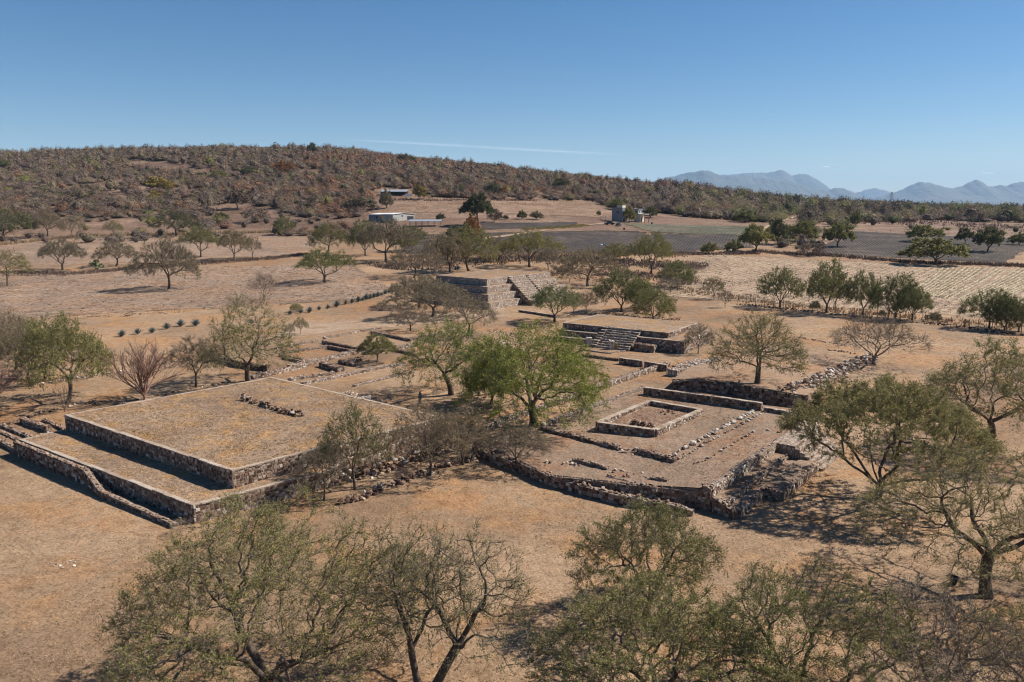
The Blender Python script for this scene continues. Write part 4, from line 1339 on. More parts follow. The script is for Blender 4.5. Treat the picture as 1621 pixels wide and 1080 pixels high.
# ---- the big trees near the camera, each grown on its own
def hero(key, g, t, place, bark='bark', lf='olive', split=.045, **kw):
    tm(key, g, t, bark, lf, split)
    return place_tree(key, *place, rot=0, **kw)


TW = dict(tw_len=.62, tw_n=4, leaf_n=16, leaf=(.08, .033), tw_r=.0085, thr=.032)
hero('h_front_left', dict(seed=31, H=8.6, R=6.0, fork=.12, limbs=6, spread=1.15, flat=.5, low=.30, natt=1500, step=.30, trunk_r=.30, lop=.2, droop=.12, gaps=9), dict(TW, tw_n=4, leaf_n=15, tw_len=.7, clump=.6),
     (420, 1104, 792, 500, 'largest foreground tree, wide olive crown of bare twisting branches at the lower left'), lf='olive')
hero('h_front_mid', dict(seed=32, H=6.5, R=3.3, fork=.3, limbs=3, flat=.4, low=.36, natt=520, step=.3, trunk_r=.16, lean=(-.25, .1), gaps=8), dict(TW, leaf_n=8, tw_n=3, clump=.6),
     (663, 1086, 838, 270, 'thin foreground tree with a crooked trunk leaning left, beside the largest tree'), lf='olive')
hero('h_front_lean', dict(seed=33, H=6.5, R=3.4, fork=.34, limbs=4, flat=.4, low=.34, natt=560, step=.3, trunk_r=.19, lean=(.42, .2), gaps=8), dict(TW, leaf_n=7, tw_n=3, clump=.6),
     (686, 1094, 838, 320, 'thin foreground tree whose dark trunk leans strongly to the right'), lf='olive')
hero('h_front_small', dict(seed=34, H=5, R=3.5, fork=.16, limbs=3, flat=.4, low=.4, natt=620, step=.27, trunk_r=.14, gaps=5, rise=1.2), dict(TW, leaf_n=18, clump=.5),
     (1022, 978, 803, 255, 'olive tree with a forked trunk standing at the near edge of the clearing'), lf='olive')
hero('h_front_dense', dict(seed=35, H=5.6, R=4.0, fork=.2, limbs=5, flat=.5, low=.3, natt=800, step=.29, trunk_r=.2, gaps=3), dict(TW, tw_n=4, leaf_n=22, clump=.4),
     (1040, 1150, 925, 400, 'dense olive crown cut by the bottom edge, below the forked olive tree'), lf='olive')
hero('h_front_right', dict(seed=36, H=5.8, R=4.4, fork=.2, limbs=5, flat=.5, low=.3, natt=900, step=.3, trunk_r=.2, gaps=6), dict(TW, tw_n=3, leaf_n=19, clump=.6),
     (1262, 1135, 898, 400, 'wide olive foreground tree right of centre at the bottom edge'), lf='olive')
hero('h_front_grey', dict(seed=37, H=5, R=3.8, fork=.22, limbs=4, flat=.45, low=.36, natt=700, step=.28, trunk_r=.16, gaps=6), dict(TW, tw_n=4, leaf_n=4, clump=.5, tw_r=.010),
     (1490, 1140, 945, 360, 'greyish half bare foreground tree near the lower right corner'), lf='grey', bark='bark_pale')
hero('h_corner', dict(seed=47, H=5, R=3.6, fork=.22, limbs=4, flat=.45, low=.36, natt=520, step=.3, trunk_r=.16, gaps=6), dict(TW, tw_n=3, leaf_n=15, clump=.5),
     (1640, 1130, 955, 280, 'olive tree cut by the lower right corner of the picture'), lf='olive')
hero('h_right_big', dict(seed=38, H=7.3, R=5.2, fork=.30, limbs=5, spread=1.1, flat=.5, low=.36, natt=880, step=.32, trunk_r=.27, lop=.3, droop=.22, gaps=9), dict(TW, leaf_n=15, clump=.6),
     (1561, 944, 708, 380, 'big tree with a thick straight trunk beside the black bin at the right edge'), lf='olive_light')
hero('h_umbrella', dict(seed=39, H=8, R=6.4, fork=.10, limbs=7, spread=.95, flat=.34, low=.60, natt=1300, step=.36, trunk_r=.24, lop=.1, droop=.1, gaps=2), dict(TW, tw_len=.7, tw_n=4, leaf_n=22, leaf=(.12, .05), clump=.3, tw_r=.010),
     (1388, 788, 598, 296, 'broad umbrella shaped olive tree beside the wide stair'), lf='olive_light')
hero('h_right_mid', dict(seed=40, H=8.4, R=5, fork=.3, limbs=4, flat=.45, low=.4, natt=640, step=.38, trunk_r=.22, lean=(.1, 0), gaps=6), dict(TW, tw_len=.8, leaf_n=12, leaf=(.13, .055), clump=.6, tw_r=.010),
     (1562, 712, 538, 240, 'tall olive tree at the right edge behind the thick trunked one'), lf='olive_light')
hero('h_terrace', dict(seed=41, H=7, R=4.8, fork=.24, limbs=5, flat=.5, low=.36, natt=640, step=.36, trunk_r=.24, droop=.22, gaps=6, lop=.15), dict(TW, tw_len=.8, leaf_n=7, leaf=(.13, .05), clump=.5, tw_r=.011),
     (1199, 607, 492, 160, 'dark trunked tree with drooping twigs on the terrace above the shaded wall'), lf='olive', z=2.1)
hero('h_vase', dict(seed=42, H=5.6, R=5.2, fork=.14, limbs=6, flat=.42, low=.42, natt=560, step=.36, trunk_r=.2, gaps=3, rise=1.0), dict(TW, tw_len=.9, tw_n=4, leaf_n=3, leaf=(.13, .05), clump=.7, tw_r=.012),
     (1384, 577, 500, 156, 'pale half bare tree spreading like a fan in front of the fence trees'), lf='grey', bark='bark_pale')
hero('h_green', dict(seed=43, H=9.2, R=6.6, fork=.18, limbs=4, spread=1.0, flat=.42, low=.34, natt=950, step=.4, trunk_r=.38, lop=.34, droop=.26, gaps=9), dict(TW, tw_len=.9, tw_n=3, leaf_n=24, leaf=(.16, .06), clump=1.1, tw_r=.011, droop=.25),
     (845, 674, 504, 262, 'largest bright green tree in the middle of the ruins'), lf='green')
hero('h_green2', dict(seed=44, H=7.6, R=5, fork=.3, limbs=4, spread=1.0, flat=.45, low=.40, natt=640, step=.38, trunk_r=.26, lop=.25, droop=.26, gaps=9), dict(TW, tw_len=.9, tw_n=3, leaf_n=14, leaf=(.16, .06), clump=1.1, tw_r=.011, droop=.2),
     (714, 625, 503, 168, 'green drooping tree left of the largest bright green tree'), lf='green')
hero('h_green3', dict(seed=45, H=4.2, R=3.2, fork=.16, limbs=4, flat=.45, low=.2, natt=420, step=.32, trunk_r=.15, gaps=1), dict(TW, tw_len=.7, tw_n=4, leaf_n=19, leaf=(.15, .06), clump=.4),
     (778, 640, 556, 84, 'low bright green tree tucked between the two green trees'), lf='green')
hero('h_tall', dict(seed=46, H=9.2, R=5, fork=.2, limbs=4, flat=.62, low=.30, natt=640, step=.4, trunk_r=.26, lop=.3, droop=.15, gaps=8), dict(TW, tw_len=.85, tw_n=3, leaf_n=11, leaf=(.15, .06), clump=.8, tw_r=.011),
     (393, 603, 463, 155, 'tall tiered tree growing at the back corner of the left platform'), lf='olive')
# leafless tree of many upright rods
def rod_tree(key, seed, H, R, n, bark, k=3):
    r = np.random.default_rng(seed)
    X = [np.zeros(3), np.array([0, 0, .12 * H])]; par = [-1, 0]
    def go(p, d, Ln, depth):
        cur = X[p].copy(); st = Ln / 5
        for i in range(5):
            d = d + r.normal(0, .07, 3) + [0, 0, .06]; d /= np.linalg.norm(d)
            cur = cur + d * st; X.append(cur.copy()); par.append(p); p = len(X) - 1
            if depth < k and i >= 1 and r.uniform() < .75:
                dd = d + r.normal(0, .33, 3); go(p, dd / np.linalg.norm(dd), Ln * r.uniform(.45, .7), depth + 1)
    for i in range(n):
        az = 6.283 * i * .618 + r.normal(0, .2); el = r.uniform(.92, 1.45)
        go(1, np.array([math.cos(az) * math.cos(el), math.sin(az) * math.cos(el), math.sin(el)]), H * r.uniform(.55, .8), 0)
    X = np.array(X); par = np.array(par); X *= np.array([1, 1, H / X[:, 2].max()])
    cnt = np.bincount(par[1:], minlength=len(X)); acc = np.zeros(len(X))
    for i in range(len(X) - 1, 0, -1):
        if acc[i] == 0: acc[i] = .014 ** 2.1
        acc[par[i]] += acc[i]
    acc[0] = acc[1]; rad = acc ** (1 / 2.1); rad *= np.where(rad > .12, .12 / rad + .02, 1)
    tb, cb = MB(), MB(); ch = np.arange(1, len(X)); rr = rad[ch]
    tubes(tb, X, par, rad, ch[rr >= .035], 6); tubes(cb, X, par, rad, ch[rr < .035], 4, tint=.5)
    twigs_leaves(cb, X, par, rad, cnt, seed, tw_len=.45, tw_n=1, leaf_n=0, tw_r=.010, thr=.02, up=.5)
    a = tb.build('trunk', M[bark], smooth_=True); b = cb.build('crown', [M[bark], L['rose']])
    PROTO[key] = dict(me=(a.data, b.data), H=float(X[:, 2].max()) + .1, R=float(np.percentile(np.hypot(X[:, 0], X[:, 1]), 90)) + .15)
    bpy.data.objects.remove(a); bpy.data.objects.remove(b)


rod_tree('rods', 5, 5, 3, 15, 'bark_rose')
rod_tree('rods_grey', 6, 3.6, 2, 6, 'bark_pale', 2)
place_tree('rods', 229, 633, 538, 92, 'reddish leafless tree of upright rods behind the left platform edge', rot=1)

TREES = [
 # key, u, v, top, width, label, leaf
 ('sparse1', 310, 612, 532, 92, 'small half bare tree between the red rod tree and the tall tiered tree', 'grey'),
 ('umb2', 107, 638, 498, 150, 'leaning tree with a green crown in front of the low terraces on the left', 'olive'),
 ('umb1', 72, 600, 500, 110, 'dark trunked tree just behind the leaning green crowned one', 'olive'),
 ('sparse2', 25, 585, 492, 110, 'grey twiggy tree behind the terraces at the left edge', 'grey'),
 ('rods', -22, 665, 560, 120, 'reddish bare tree cut by the left edge beside the terraces', None),
 ('rods_grey', 103, 652, 605, 24, 'tiny leafless sapling between terraces and leaning tree', None),
 ('sparse1', 562, 775, 642, 128, 'grey green tree with a single dark trunk on the platform flank', 'olive'),
 ('sparse2', 513, 792, 700, 96, 'crooked low tree left of the single trunked tree on the flank', 'grey'),
 ('sparse2', 680, 753, 640, 140, 'grey crooked tree in the middle of the ruined flank', 'grey'),
 ('sparse1', 733, 736, 645, 112, 'dark stemmed grey tree at the corner where the walls meet', 'grey'),
 ('sparse1', 816, 743, 668, 105, 'slender small tree casting a lacy shadow by the ragged wall', 'grey'),
 ('round1', 597, 574, 529, 62, 'small round topped tree among the excavated rooms', 'olive'),
 ('bare1', 285, 846, 822, 34, 'small green weed at the end of the ramp wall', 'mid'),
 ('sparse1', 48, 612, 515, 90, 'thin grey tree between the two dark trunked trees on the left', 'grey'),
 ('umb2', 2, 566, 500, 96, 'dark crowned tree farthest back in the left edge group', 'grey'),
 ('bare1', 148, 598, 540, 62, 'small bare tree right of the left edge group', 'brown'),
 # round the pyramid
 ('umb1', 878, 510, 448, 92, 'light green feathery tree in front of the pyramid stair', 'green2'),
 ('umb2', 683, 502, 442, 135, 'wide grey umbrella tree left of the pyramid, nearer trunk', 'grey'),
 ('umb1', 664, 486, 432, 92, 'grey tree left of the pyramid, farther trunk', 'grey'),
 ('sparse2', 740, 532, 470, 96, 'drooping grey tree at the foot of the pyramid corner', 'grey'),
 ('sparse1', 650, 524, 488, 70, 'low brownish tree in the shade left of the green drooping tree', 'grey'),
 ('bushy2', 983, 494, 428, 84, 'dark green leafed tree on the rubble behind the rear platform', 'mid'),
 ('bushy1', 1012, 490, 440, 50, 'bright green bush joined to the dark tree behind the rear platform', 'green'),
 ('bushy1', 1034, 506, 456, 74, 'grey multi stemmed bush behind the rear platform', 'olive'),
 ('umb2', 930, 453, 392, 106, 'leaning dark tree right of the pyramid with a low crown', 'grey'),
 ('umb1', 1031, 434, 366, 78, 'dark rounded tree in front of the ploughed field', 'olive'),
 ('umb1', 838, 423, 362, 90, 'grey olive tree directly behind the pyramid', 'olive'),
 ('umb2', 742, 429, 356, 92, 'dark olive tree behind the left part of the pyramid', 'olive'),
 ('umb1', 712, 431, 362, 80, 'curving trunked tree next to the dark olive one behind the pyramid', 'grey'),
 ('sparse2', 655, 440, 388, 88, 'grey bare tree left behind the pyramid', 'grey'),
 ('umb1', 611, 414, 342, 84, 'large dark grey tree below the white shed', 'grey'),
 ('bushy2', 578, 405, 348, 50, 'green flecked tree left of the large dark grey one', 'mid'),
 ('bushy1', 640, 398, 362, 40, 'small green tree right below the white shed', 'mid'),
 ('sparse1', 908, 500, 462, 40, 'small thin tree beside the light green feathery one', 'grey'),
 ('sparse1', 928, 495, 462, 34, 'smaller bare tree right of the feathery one', 'grey'),
 ('bushy1', 1072, 455, 414, 62, 'round green shrub tree right of the rear platform trees', 'mid'),
 ('sparse1', 1105, 560, 512, 44, 'small leafless tree by the right end of the rear platform', 'grey'),
 ('bushy1', 975, 553, 543, 10, 'tiny yellow bush at the foot of the right stone pillar', 'yellow'),
 ('bushy1', 973, 413, 385, 46, 'olive bush behind the leaning dark tree at the edge of the ploughed field', 'olive'),
 ('bare1', 1062, 463, 438, 48, 'brown leafless bush right of the bright green bush', 'brown'),
 ('bare1', 902, 447, 424, 28, 'small bare bush under the leaning dark tree', 'brown'),
 ('umb1', 790, 413, 372, 54, 'thin grey tree between the two olive trees behind the pyramid', 'grey'),
 ('sparse1', 868, 428, 392, 44, 'small grey tree right behind the pyramid corner', 'grey'),
 ('bare1', 1100, 436, 414, 36, 'dry brown bush above the round green shrub tree', 'brown'),
 ('bushy1', 655, 385, 358, 40, 'green bush tree left of the curving trunked tree far behind the pyramid', 'mid'),
 ('bare1', 690, 405, 372, 40, 'brown tree far behind the left end of the pyramid', 'grey'),
 # fence line right
 ('sparse1', 1130, 474, 438, 34, 'thin grey green tree standing alone in the dry grass left of the fence row', 'olive'),
 ('bare1', 1148, 487, 458, 28, 'bare bush at the left end of the fence', 'brown'),
 ('bushy2', 1235, 487, 424, 70, 'first green tree of the fence row, standing apart at the left', 'mid'),
 ('bushy2', 1308, 495, 412, 72, 'tallest green tree of the fence row', 'mid'),
 ('sparse1', 1322, 495, 436, 50, 'thinner companion stem right of the tallest fence tree', 'mid'),
 ('bushy2', 1366, 499, 430, 56, 'third green tree of the fence row with slim trunks', 'mid'),
 ('bushy1', 1417, 505, 434, 72, 'broad green tree of the fence row left of the slanting one', 'mid'),
 ('bushy2', 1444, 507, 452, 56, 'slanting green tree at the right end of the middle fence row', 'mid'),
 ('bushy1', 1290, 491, 476, 16, 'small dark bush at the fence left of the tallest tree', 'dark'),
 ('bushy1', 1396, 502, 491, 12, 'smallest dark bush at the fence in the row', 'dark'),
 ('bushy1', 1478, 510, 494, 22, 'round dark bush alone at the fence', 'dark'),
 ('bushy2', 1566, 520, 458, 76, 'green tree of the right fence group, leftmost crown', 'mid'),
 ('bushy1', 1590, 523, 466, 60, 'middle tree of the right fence group', 'mid'),
 ('bushy2', 1612, 526, 474, 60, 'last tree of the right fence group at the picture edge', 'mid'),
 # left fields
 ('umb2', 267, 458, 376, 96, 'large dark tree alone in the left stubble field with a long shadow', 'grey'),
 ('umb1', 514, 447, 391, 90, 'dark green wide tree in the stubble field left of the pyramid', 'mid'),
 ('bare1', 419, 478, 431, 50, 'small leafless tree alone in the stubble field', 'brown'),
 ('umb1', 99, 428, 376, 76, 'leaning grey tree in the left hedgerow', 'grey'),
 ('sparse2', 12, 453, 396, 78, 'tree at the left edge of the stubble field', 'olive'),
 ('umb2', 184, 421, 378, 62, 'pale trunked tree in the hedgerow next to the cactus', 'grey'),
 ('umb1', 318, 407, 356, 54, 'dark twisted tree in the hedgerow', 'olive'),
 ('umb1', 371, 411, 361, 54, 'flat crowned tree in the hedgerow with a clean trunk', 'grey'),
 ('sparse1', 400, 408, 374, 32, 'smallest tree at the right end of the hedgerow', 'grey'),
 ('umb2', 521, 403, 350, 58, 'dark tree standing behind the wide green one', 'olive'),
 ('bushy2', 6, 380, 328, 88, 'dense dark green tree at the left edge below the hill', 'dark'),
 ('umb2', 75, 375, 332, 52, 'gnarled dark tree below the hill next to the left edge one', 'grey'),
 ('sparse2', 116, 377, 342, 34, 'thin gnarled tree below the hill', 'grey'),
 ('sparse1', 180, 375, 348, 32, 'slim pale tree below the hill', 'olive'),
 ('umb2', 279, 374, 332, 64, 'dark green mistletoe laden tree at the foot of the hill', 'dark'),
 ('bushy1', 451, 372, 343, 32, 'compact green bush tree at the foot of the hill', 'mid'),
 ('sparse1', 459, 533, 512, 18, 'tiny bare sapling by the agave row', 'grey'),
 ('sparse1', 476, 529, 502, 26, 'tiny green sapling by the agave row', 'mid'),
 ('bushy1', 469, 494, 480, 18, 'small olive bush in the agave row', 'olive'),
 # far middle
 ('dense1', 757, 358, 307, 50, 'tall dense round crowned tree standing alone above the black field', 'dark'),
 ('far3', 782, 352, 330, 26, 'brown bush right beside the tall dense tree', 'brown'),
 ('far2', 722, 378, 358, 60, 'green hedge like tree below the tall dense tree', 'dark'),
 ('far2', 747, 380, 340, 22, 'golden brown tree below the tall dense tree', 'orange2'),
 ('far2', 665, 316, 291, 18, 'upright yellow bamboo clump beside the upper shelter', 'yellow'),
 ('far2', 728, 308, 292, 14, 'small green tree on the upper edge of the pasture', 'mid'),
 ('far2', 783, 310, 288, 22, 'dark green tree at the top of the pasture', 'dark'),
 ('far2', 798, 312, 294, 12, 'orange brown tree at the top of the pasture', 'orange2'),
 ('far1', 889, 300, 283, 26, 'tall dark tree standing out of the scrub', 'dark'),
 ('far2', 790, 347, 337, 12, 'first orchard tree right of the tall dense tree', 'dark'),
 ('far2', 801, 348, 340, 8, 'smallest of the orchard trees above the black strip', 'dark'),
 ('far2', 826, 347, 333, 15, 'rounded orchard tree in the middle', 'dark'),
 ('far2', 850, 348, 334, 18, 'brownish orchard tree on the right', 'grey'),
 ('far2', 697, 349, 338, 14, 'dark forked tree cactus beside the long open canopy', 'dark'),
 ('far2', 612, 330, 300, 22, 'slim grey tree left of the upper shelter', 'grey'),
 ('far2', 575, 334, 308, 40, 'grey green trees above the white shed', 'grey'),
 ('far2', 996, 352, 327, 16, 'yellow green tree between the two farmhouse buildings', 'olive'),
 ('far2', 948, 342, 333, 6, 'tiny green tree left of the farmhouse', 'mid'),
 ('far2', 977, 332, 314, 26, 'green tree behind the grey farmhouse', 'mid'),
 ('far2', 1030, 345, 327, 22, 'dark green tree right of the farmhouse', 'dark'),
 ('far1', 1195, 399, 358, 48, 'rounded tree at the left end of the right valley trees', 'olive'),
 ('far1', 1231, 387, 349, 36, 'dark upright tree with a hollow crown on the right', 'dark'),
 ('far1', 1270, 382, 351, 42, 'light green spreading tree in the right valley', 'mid'),
 ('far1', 1326, 391, 355, 44, 'rounded single tree on the black field, left one', 'olive'),
 ('far1', 1463, 383, 358, 58, 'wide flat dark tree on the edge of the black field', 'olive'),
 ('far1', 1527, 387, 362, 24, 'small dark tree on the black field', 'dark'),
 ('far1', 1563, 399, 362, 44, 'dark spreading tree on the black field, right one', 'dark'),
 ('far1', 1479, 419, 379, 84, 'widest tree on the border between black and tan fields', 'olive'),
 ('far2', 1613, 388, 368, 26, 'tree at the right edge beside the black field', 'mid'),
 ('far2', 1179, 352, 331, 34, 'round green tree beyond the green field', 'mid'),
 ('far2', 1122, 402, 384, 26, 'olive bush on the border left of the rounded tree', 'olive'),
 ('far2', 1160, 400, 380, 24, 'yellowish bush on the border left of the rounded tree', 'olive'),
 ('far3', 1282, 405, 384, 44, 'grey leafless bush on the border of the tan field', 'twig'),
 ('far2', 1354, 358, 334, 16, 'small green tree in the rough grass beyond the black field', 'mid'),
 ('far2', 1260, 326, 308, 18, 'dark conical tree standing above the scrub', 'dark'),
 ('far2', 1475, 347, 334, 18, 'dark tree in the rough pasture on the right', 'dark'),
 ('far2', 1148, 318, 309, 18, 'round pale green tree in the far scrub', 'mid'),
 ('far2', 1165, 325, 315, 20, 'dark green low tree in the far scrub', 'dark'),
 ('far2', 1207, 320, 307, 20, 'dark twin crowned tree in the far scrub', 'dark'),
 ('far1', 494, 246, 227, 14, 'tall lone dark tree on the crest of the hill', 'dark'),
 ('far2', 643, 259, 244, 26, 'low dark tree group on the skyline right of the lone tree', 'dark'),
 ('far2', 253, 302, 279, 36, 'yellow green flowering tree on the hillside', 'yellow'),
 ('far2', 247, 318, 302, 24, 'smaller yellow tree just below the yellow flowering one', 'yellow'),
 ('far2', 447, 275, 255, 36, 'large orange dome of a tree on the hillside', 'orange2'),
 ('far2', 346, 285, 269, 28, 'green tree on the hillside clearing', 'mid'),
 ('far2', 436, 282, 270, 14, 'small green tree under the orange dome', 'mid'),
 ('far2', 138, 257, 246, 16, 'bright green tree high on the left hillside', 'mid'),
 ('far2', 8, 266, 253, 26, 'green tree high at the left edge of the hillside', 'mid'),
 ('far1', 393, 280, 265, 22, 'dark tree with a visible trunk in the hillside clearing', 'dark'),
 ('far1', 377, 331, 303, 32, 'grey tree with a clear trunk low on the hillside', 'twig'),
 ('far3', 405, 352, 328, 40, 'pale leafless tree at the foot of the hill', 'twig'),
 ('far2', 350, 350, 336, 26, 'dark green bush at the foot of the hill', 'dark'),
 ('far2', 509, 292, 280, 18, 'pale green tree on the middle of the hillside', 'mid'),
]
for k_, u_, v_, t_, w_, lab, lf_ in TREES:
    far = v_ < 404 and k_.startswith('far')
    place_tree(k_, u_, v_, t_, w_, lab, lf=lf_ if lf_ in L else None,
               name='bush' if 'bush' in lab and 'tree' not in lab else 'tree', cat='bush' if 'bush' in lab and 'tree' not in lab else 'tree')

# ================================================================== SCRUB
def shrub_proto(seed, n=70, H=1.0, R=1.0, open_=.3, stem=True):
    """one bush: leaf-sized scraps through a low dome, with holes, and a few stems"""
    r = np.random.default_rng(seed)
    th = r.uniform(0, 6.28, n); q = np.sqrt(r.uniform(0.02, 1, n)); ph = r.uniform(0, 6.28, 3)
    rad = R * (1 + .22 * np.sin(2 * th + ph[0]) + .16 * np.sin(3 * th + ph[1]))
    zt = H * (1 - .5 * q ** 2) * (1 + .12 * np.sin(4 * th + ph[2])); z = zt * r.uniform(open_, 1, n) ** .7
    c = np.c_[q * rad * np.cos(th), q * rad * np.sin(th), z]
    nn = c * [1 / R, 1 / R, 1.6 / H] ; nn /= np.linalg.norm(nn, axis=1)[:, None] + 1e-9
    nn = nn + r.normal(0, .38, (n, 3)); nn /= np.linalg.norm(nn, axis=1)[:, None]
    a = np.cross(nn, r.normal(0, 1, (n, 3))); a /= np.linalg.norm(a, axis=1)[:, None]
    b = np.cross(nn, a)
    s = r.uniform(.10, .22, n)[:, None] * (55 / n) ** .5
    V = np.stack([c - a * s, c + b * s * .55, c + a * s, c - b * s * .55], 1).reshape(-1, 3)
    Q = np.arange(n * 4).reshape(n, 4)
    T = np.repeat(r.uniform(.25, .8, n), 4)
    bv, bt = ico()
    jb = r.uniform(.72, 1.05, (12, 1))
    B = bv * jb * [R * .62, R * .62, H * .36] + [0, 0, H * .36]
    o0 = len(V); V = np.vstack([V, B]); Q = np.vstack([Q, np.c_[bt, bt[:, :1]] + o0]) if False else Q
    TB = bt + o0; T = np.concatenate([T, r.uniform(.0, .3, 12)])  # inner lump added for shading, the bush's inner shade put into its dark tint
    if stem:
        k = 5
        az = r.uniform(0, 6.28, k)
        for i in range(k):
            e = np.array([math.cos(az[i]) * .45 * R, math.sin(az[i]) * .45 * R, .62 * H])
            o = len(V); w = .035
            sv = np.cross(e, [0, 0, 1]); sv /= np.linalg.norm(sv) + 1e-9
            V = np.vstack([V, [-sv * w, sv * w, e + sv * w * .4, e - sv * w * .4]]); Q = np.vstack([Q, [[o, o + 1, o + 2, o + 3]]])
            T = np.concatenate([T, [.1] * 4])
    return V, Q, T, TB


def inside(px, poly):
    c = False; j = len(poly) - 1
    for i in range(len(poly)):
        if (poly[i][1] > px[1]) != (poly[j][1] > px[1]) and px[0] < (poly[j][0] - poly[i][0]) * (px[1] - poly[i][1]) / (poly[j][1] - poly[i][1]) + poly[i][0]: c = not c
        j = i
    return c


def inside_np(u, v, poly):
    c = np.zeros(len(u), bool); j = len(poly) - 1
    for i in range(len(poly)):
        a, b = poly[i], poly[j]
        with np.errstate(divide='ignore', invalid='ignore'):
            k = ((a[1] > v) != (b[1] > v)) & (u < (b[0] - a[0]) * (v - a[1]) / (b[1] - a[1] + 1e-9) + a[0])
        c ^= k; j = i
    return c


def proj(P):
    """world -> photograph pixels"""
    x, y, z = P[:, 0], P[:, 1], P[:, 2] - CAMZ
    c, s = math.cos(PITCH), math.sin(PITCH)
    fw = y * c - z * s; up = y * s + z * c
    return 810.5 + F * x / fw, 540 - F * up / fw


def fan(n, y0, y1, seed, t=.95):
    r = np.random.default_rng(seed)
    y = np.sqrt(r.uniform(y0 ** 2, y1 ** 2, n)); x = y * r.uniform(-t, t, n)
    return x, y


# where the land is open (photograph outlines): pastures, clearings, fields, yards
OPEN = [
 [(588, 324), (592, 299), (668, 299), (672, 324)],
 [(1010, 470), (1110, 401), (1760, 424), (1760, 520)],
    [(560, 352), (596, 312), (700, 313), (820, 318), (935, 318), (985, 335), (1000, 350), (1060, 345), (1100, 348), (1105, 400), (560, 410)],
    [(195, 262), (210, 252), (262, 256), (320, 268), (330, 276), (240, 272)],
    [(330, 352), (345, 325), (395, 322), (450, 335), (440, 352)],
    [(960, 352), (1180, 352), (1200, 360), (1200, 404), (960, 404)],
    [(1205, 368), (1250, 341), (1275, 340), (1240, 368)],
    [(1280, 402), (1345, 364), (1660, 378), (1760, 420)],
]
lim_u = [-700, 0, 300, 560, 700, 900, 985, 1100, 1200, 1300, 1420, 1621, 2300]
lim_v = [350, 348, 350, 350, 318, 322, 332, 345, 352, 352, 350, 362, 362]
COLS = {  # the scrub's kinds: share low on the hill, share high, leaf material
    'twig': .40, 'brown': .22, 'olive': .12, 'orange': .13, 'grey': .10, 'mid': .03}
SP = [shrub_proto(s, n) for s, n in ((1, 420), (2, 380), (3, 440), (4, 360))]
SPF = [shrub_proto(s, n) for s, n in ((5, 130), (6, 120), (7, 140))]
x, y = fan(125000, 300, 1700, 3)
x = x.astype(float)
z = hz(x, y); P = np.c_[x, y, z]
u, v = proj(P)
vl = np.interp(u, lim_u, lim_v)
ok = v < vl
HALF = [(1200, 400), (1250, 340), (1290, 336), (1621, 340), (1760, 350), (1760, 425), (1280, 410)]
ok |= inside_np(u, v, HALF)
FOOT = [(-60, 400), (-60, 346), (560, 346), (590, 385), (420, 372)]
foot = inside_np(u, v, FOOT) & (v > 346)
ok |= foot
for o_ in OPEN: ok &= ~inside_np(u, v, o_)
# thin the scrub where the noise is low: patches of bare slope
cov = snoise(x, y, .018, 8) + .6 * snoise(x, y, .05, 11)
r_ = np.random.default_rng(5)
ok &= r_.uniform(0, 1, len(x)) < np.clip(.92 + cov * .72, .12, 1) * np.where(inside_np(u, v, HALF), np.clip(.26 + cov * .6, .03, .95), 1) * np.where(foot, np.clip(.34 + cov * .5, .04, .9), 1) * np.where(u > 1150, .8, 1.0)
# thin the far ones: they stand behind one another
ok &= r_.uniform(0, 1, len(x)) < np.clip(520 / y + .25, 0, 1)
P = P[ok]; u = u[ok]; v = v[ok]
order = np.argsort(P[:, 1]); P = P[order]; u = u[order]; v = v[order]
inview = (u > -10) & (u < 1631)
near_i = np.where(inview)[0][:290]
print('SCRUB', len(P), 'near limit', P[near_i[-1], 1])
rb = np.random.default_rng(9)
def kind_of(p, u_):
    o = .5 + .5 * snoise(p[0], p[1], .012, 21) + .25 * snoise(p[0], p[1], .045, 4)
    orange = .05 + (.42 if (480 < u_ < 1120) else .10) * (1 if o > .55 else .15)
    if u_ > 1150: orange *= .25
    g = rb.uniform()
    if g < orange: return 'orange'
    g = rb.uniform()
    if u_ > 1080: return 'olive' if g < .12 else 'dark' if g < .26 else 'mid' if g < .29 else 'grey' if g < .45 else 'twig' if g < .75 else 'brown'
    return 'twig' if g < .50 else 'brown' if g < .77 else 'grey' if g < .92 else 'olive' if g < .975 else 'mid' if g < .982 else 'brown'


shrub_me = []
for k_, (V, Q, T, TB) in enumerate(SP):
    mb = MB(); mb.add(V, Q, TB, tint=T); o = mb.build('shrub', L['twig']); shrub_me.append(o.data); bpy.data.objects.remove(o)
DESC = {'dark': 'dark green', 'twig': 'grey leafless', 'brown': 'brown dry', 'grey': 'dull grey green', 'olive': 'olive', 'mid': 'fresh green', 'orange': 'rusty orange', 'yellow': 'yellowish'}
SPOT = [(60, 'at the left edge of the hill foot'), (130, 'just right of the left edge at the hill foot'), (210, 'at the hill foot below the long hillside clearing'), (290, 'at the hill foot under the yellow flowering tree'), (370, 'at the hill foot left of the clear trunked grey tree'), (440, 'at the hill foot below the orange dome tree'),
        (520, 'at the hill foot above the compact green bush tree'), (580, 'left of the white roofed shed'), (640, 'beside the upper open shelter'), (720, 'above the pasture near the bamboo clump'), (800, 'above the middle of the pasture'), (880, 'above the right end of the pasture'), (960, 'left of the farmhouse'),
        (1040, 'behind the farmhouse'), (1110, 'just right of the farmhouse track'), (1180, 'beyond the green vegetable field'), (1250, 'beside the road crossing the right valley'), (1330, 'in the rough ground above the first black field tree'), (1410, 'in the rough ground left of the far pylon'), (1490, 'in the rough ground right of the far pylon'), (1560, 'above the right black field'), (9999, 'near the right edge above the black field')]
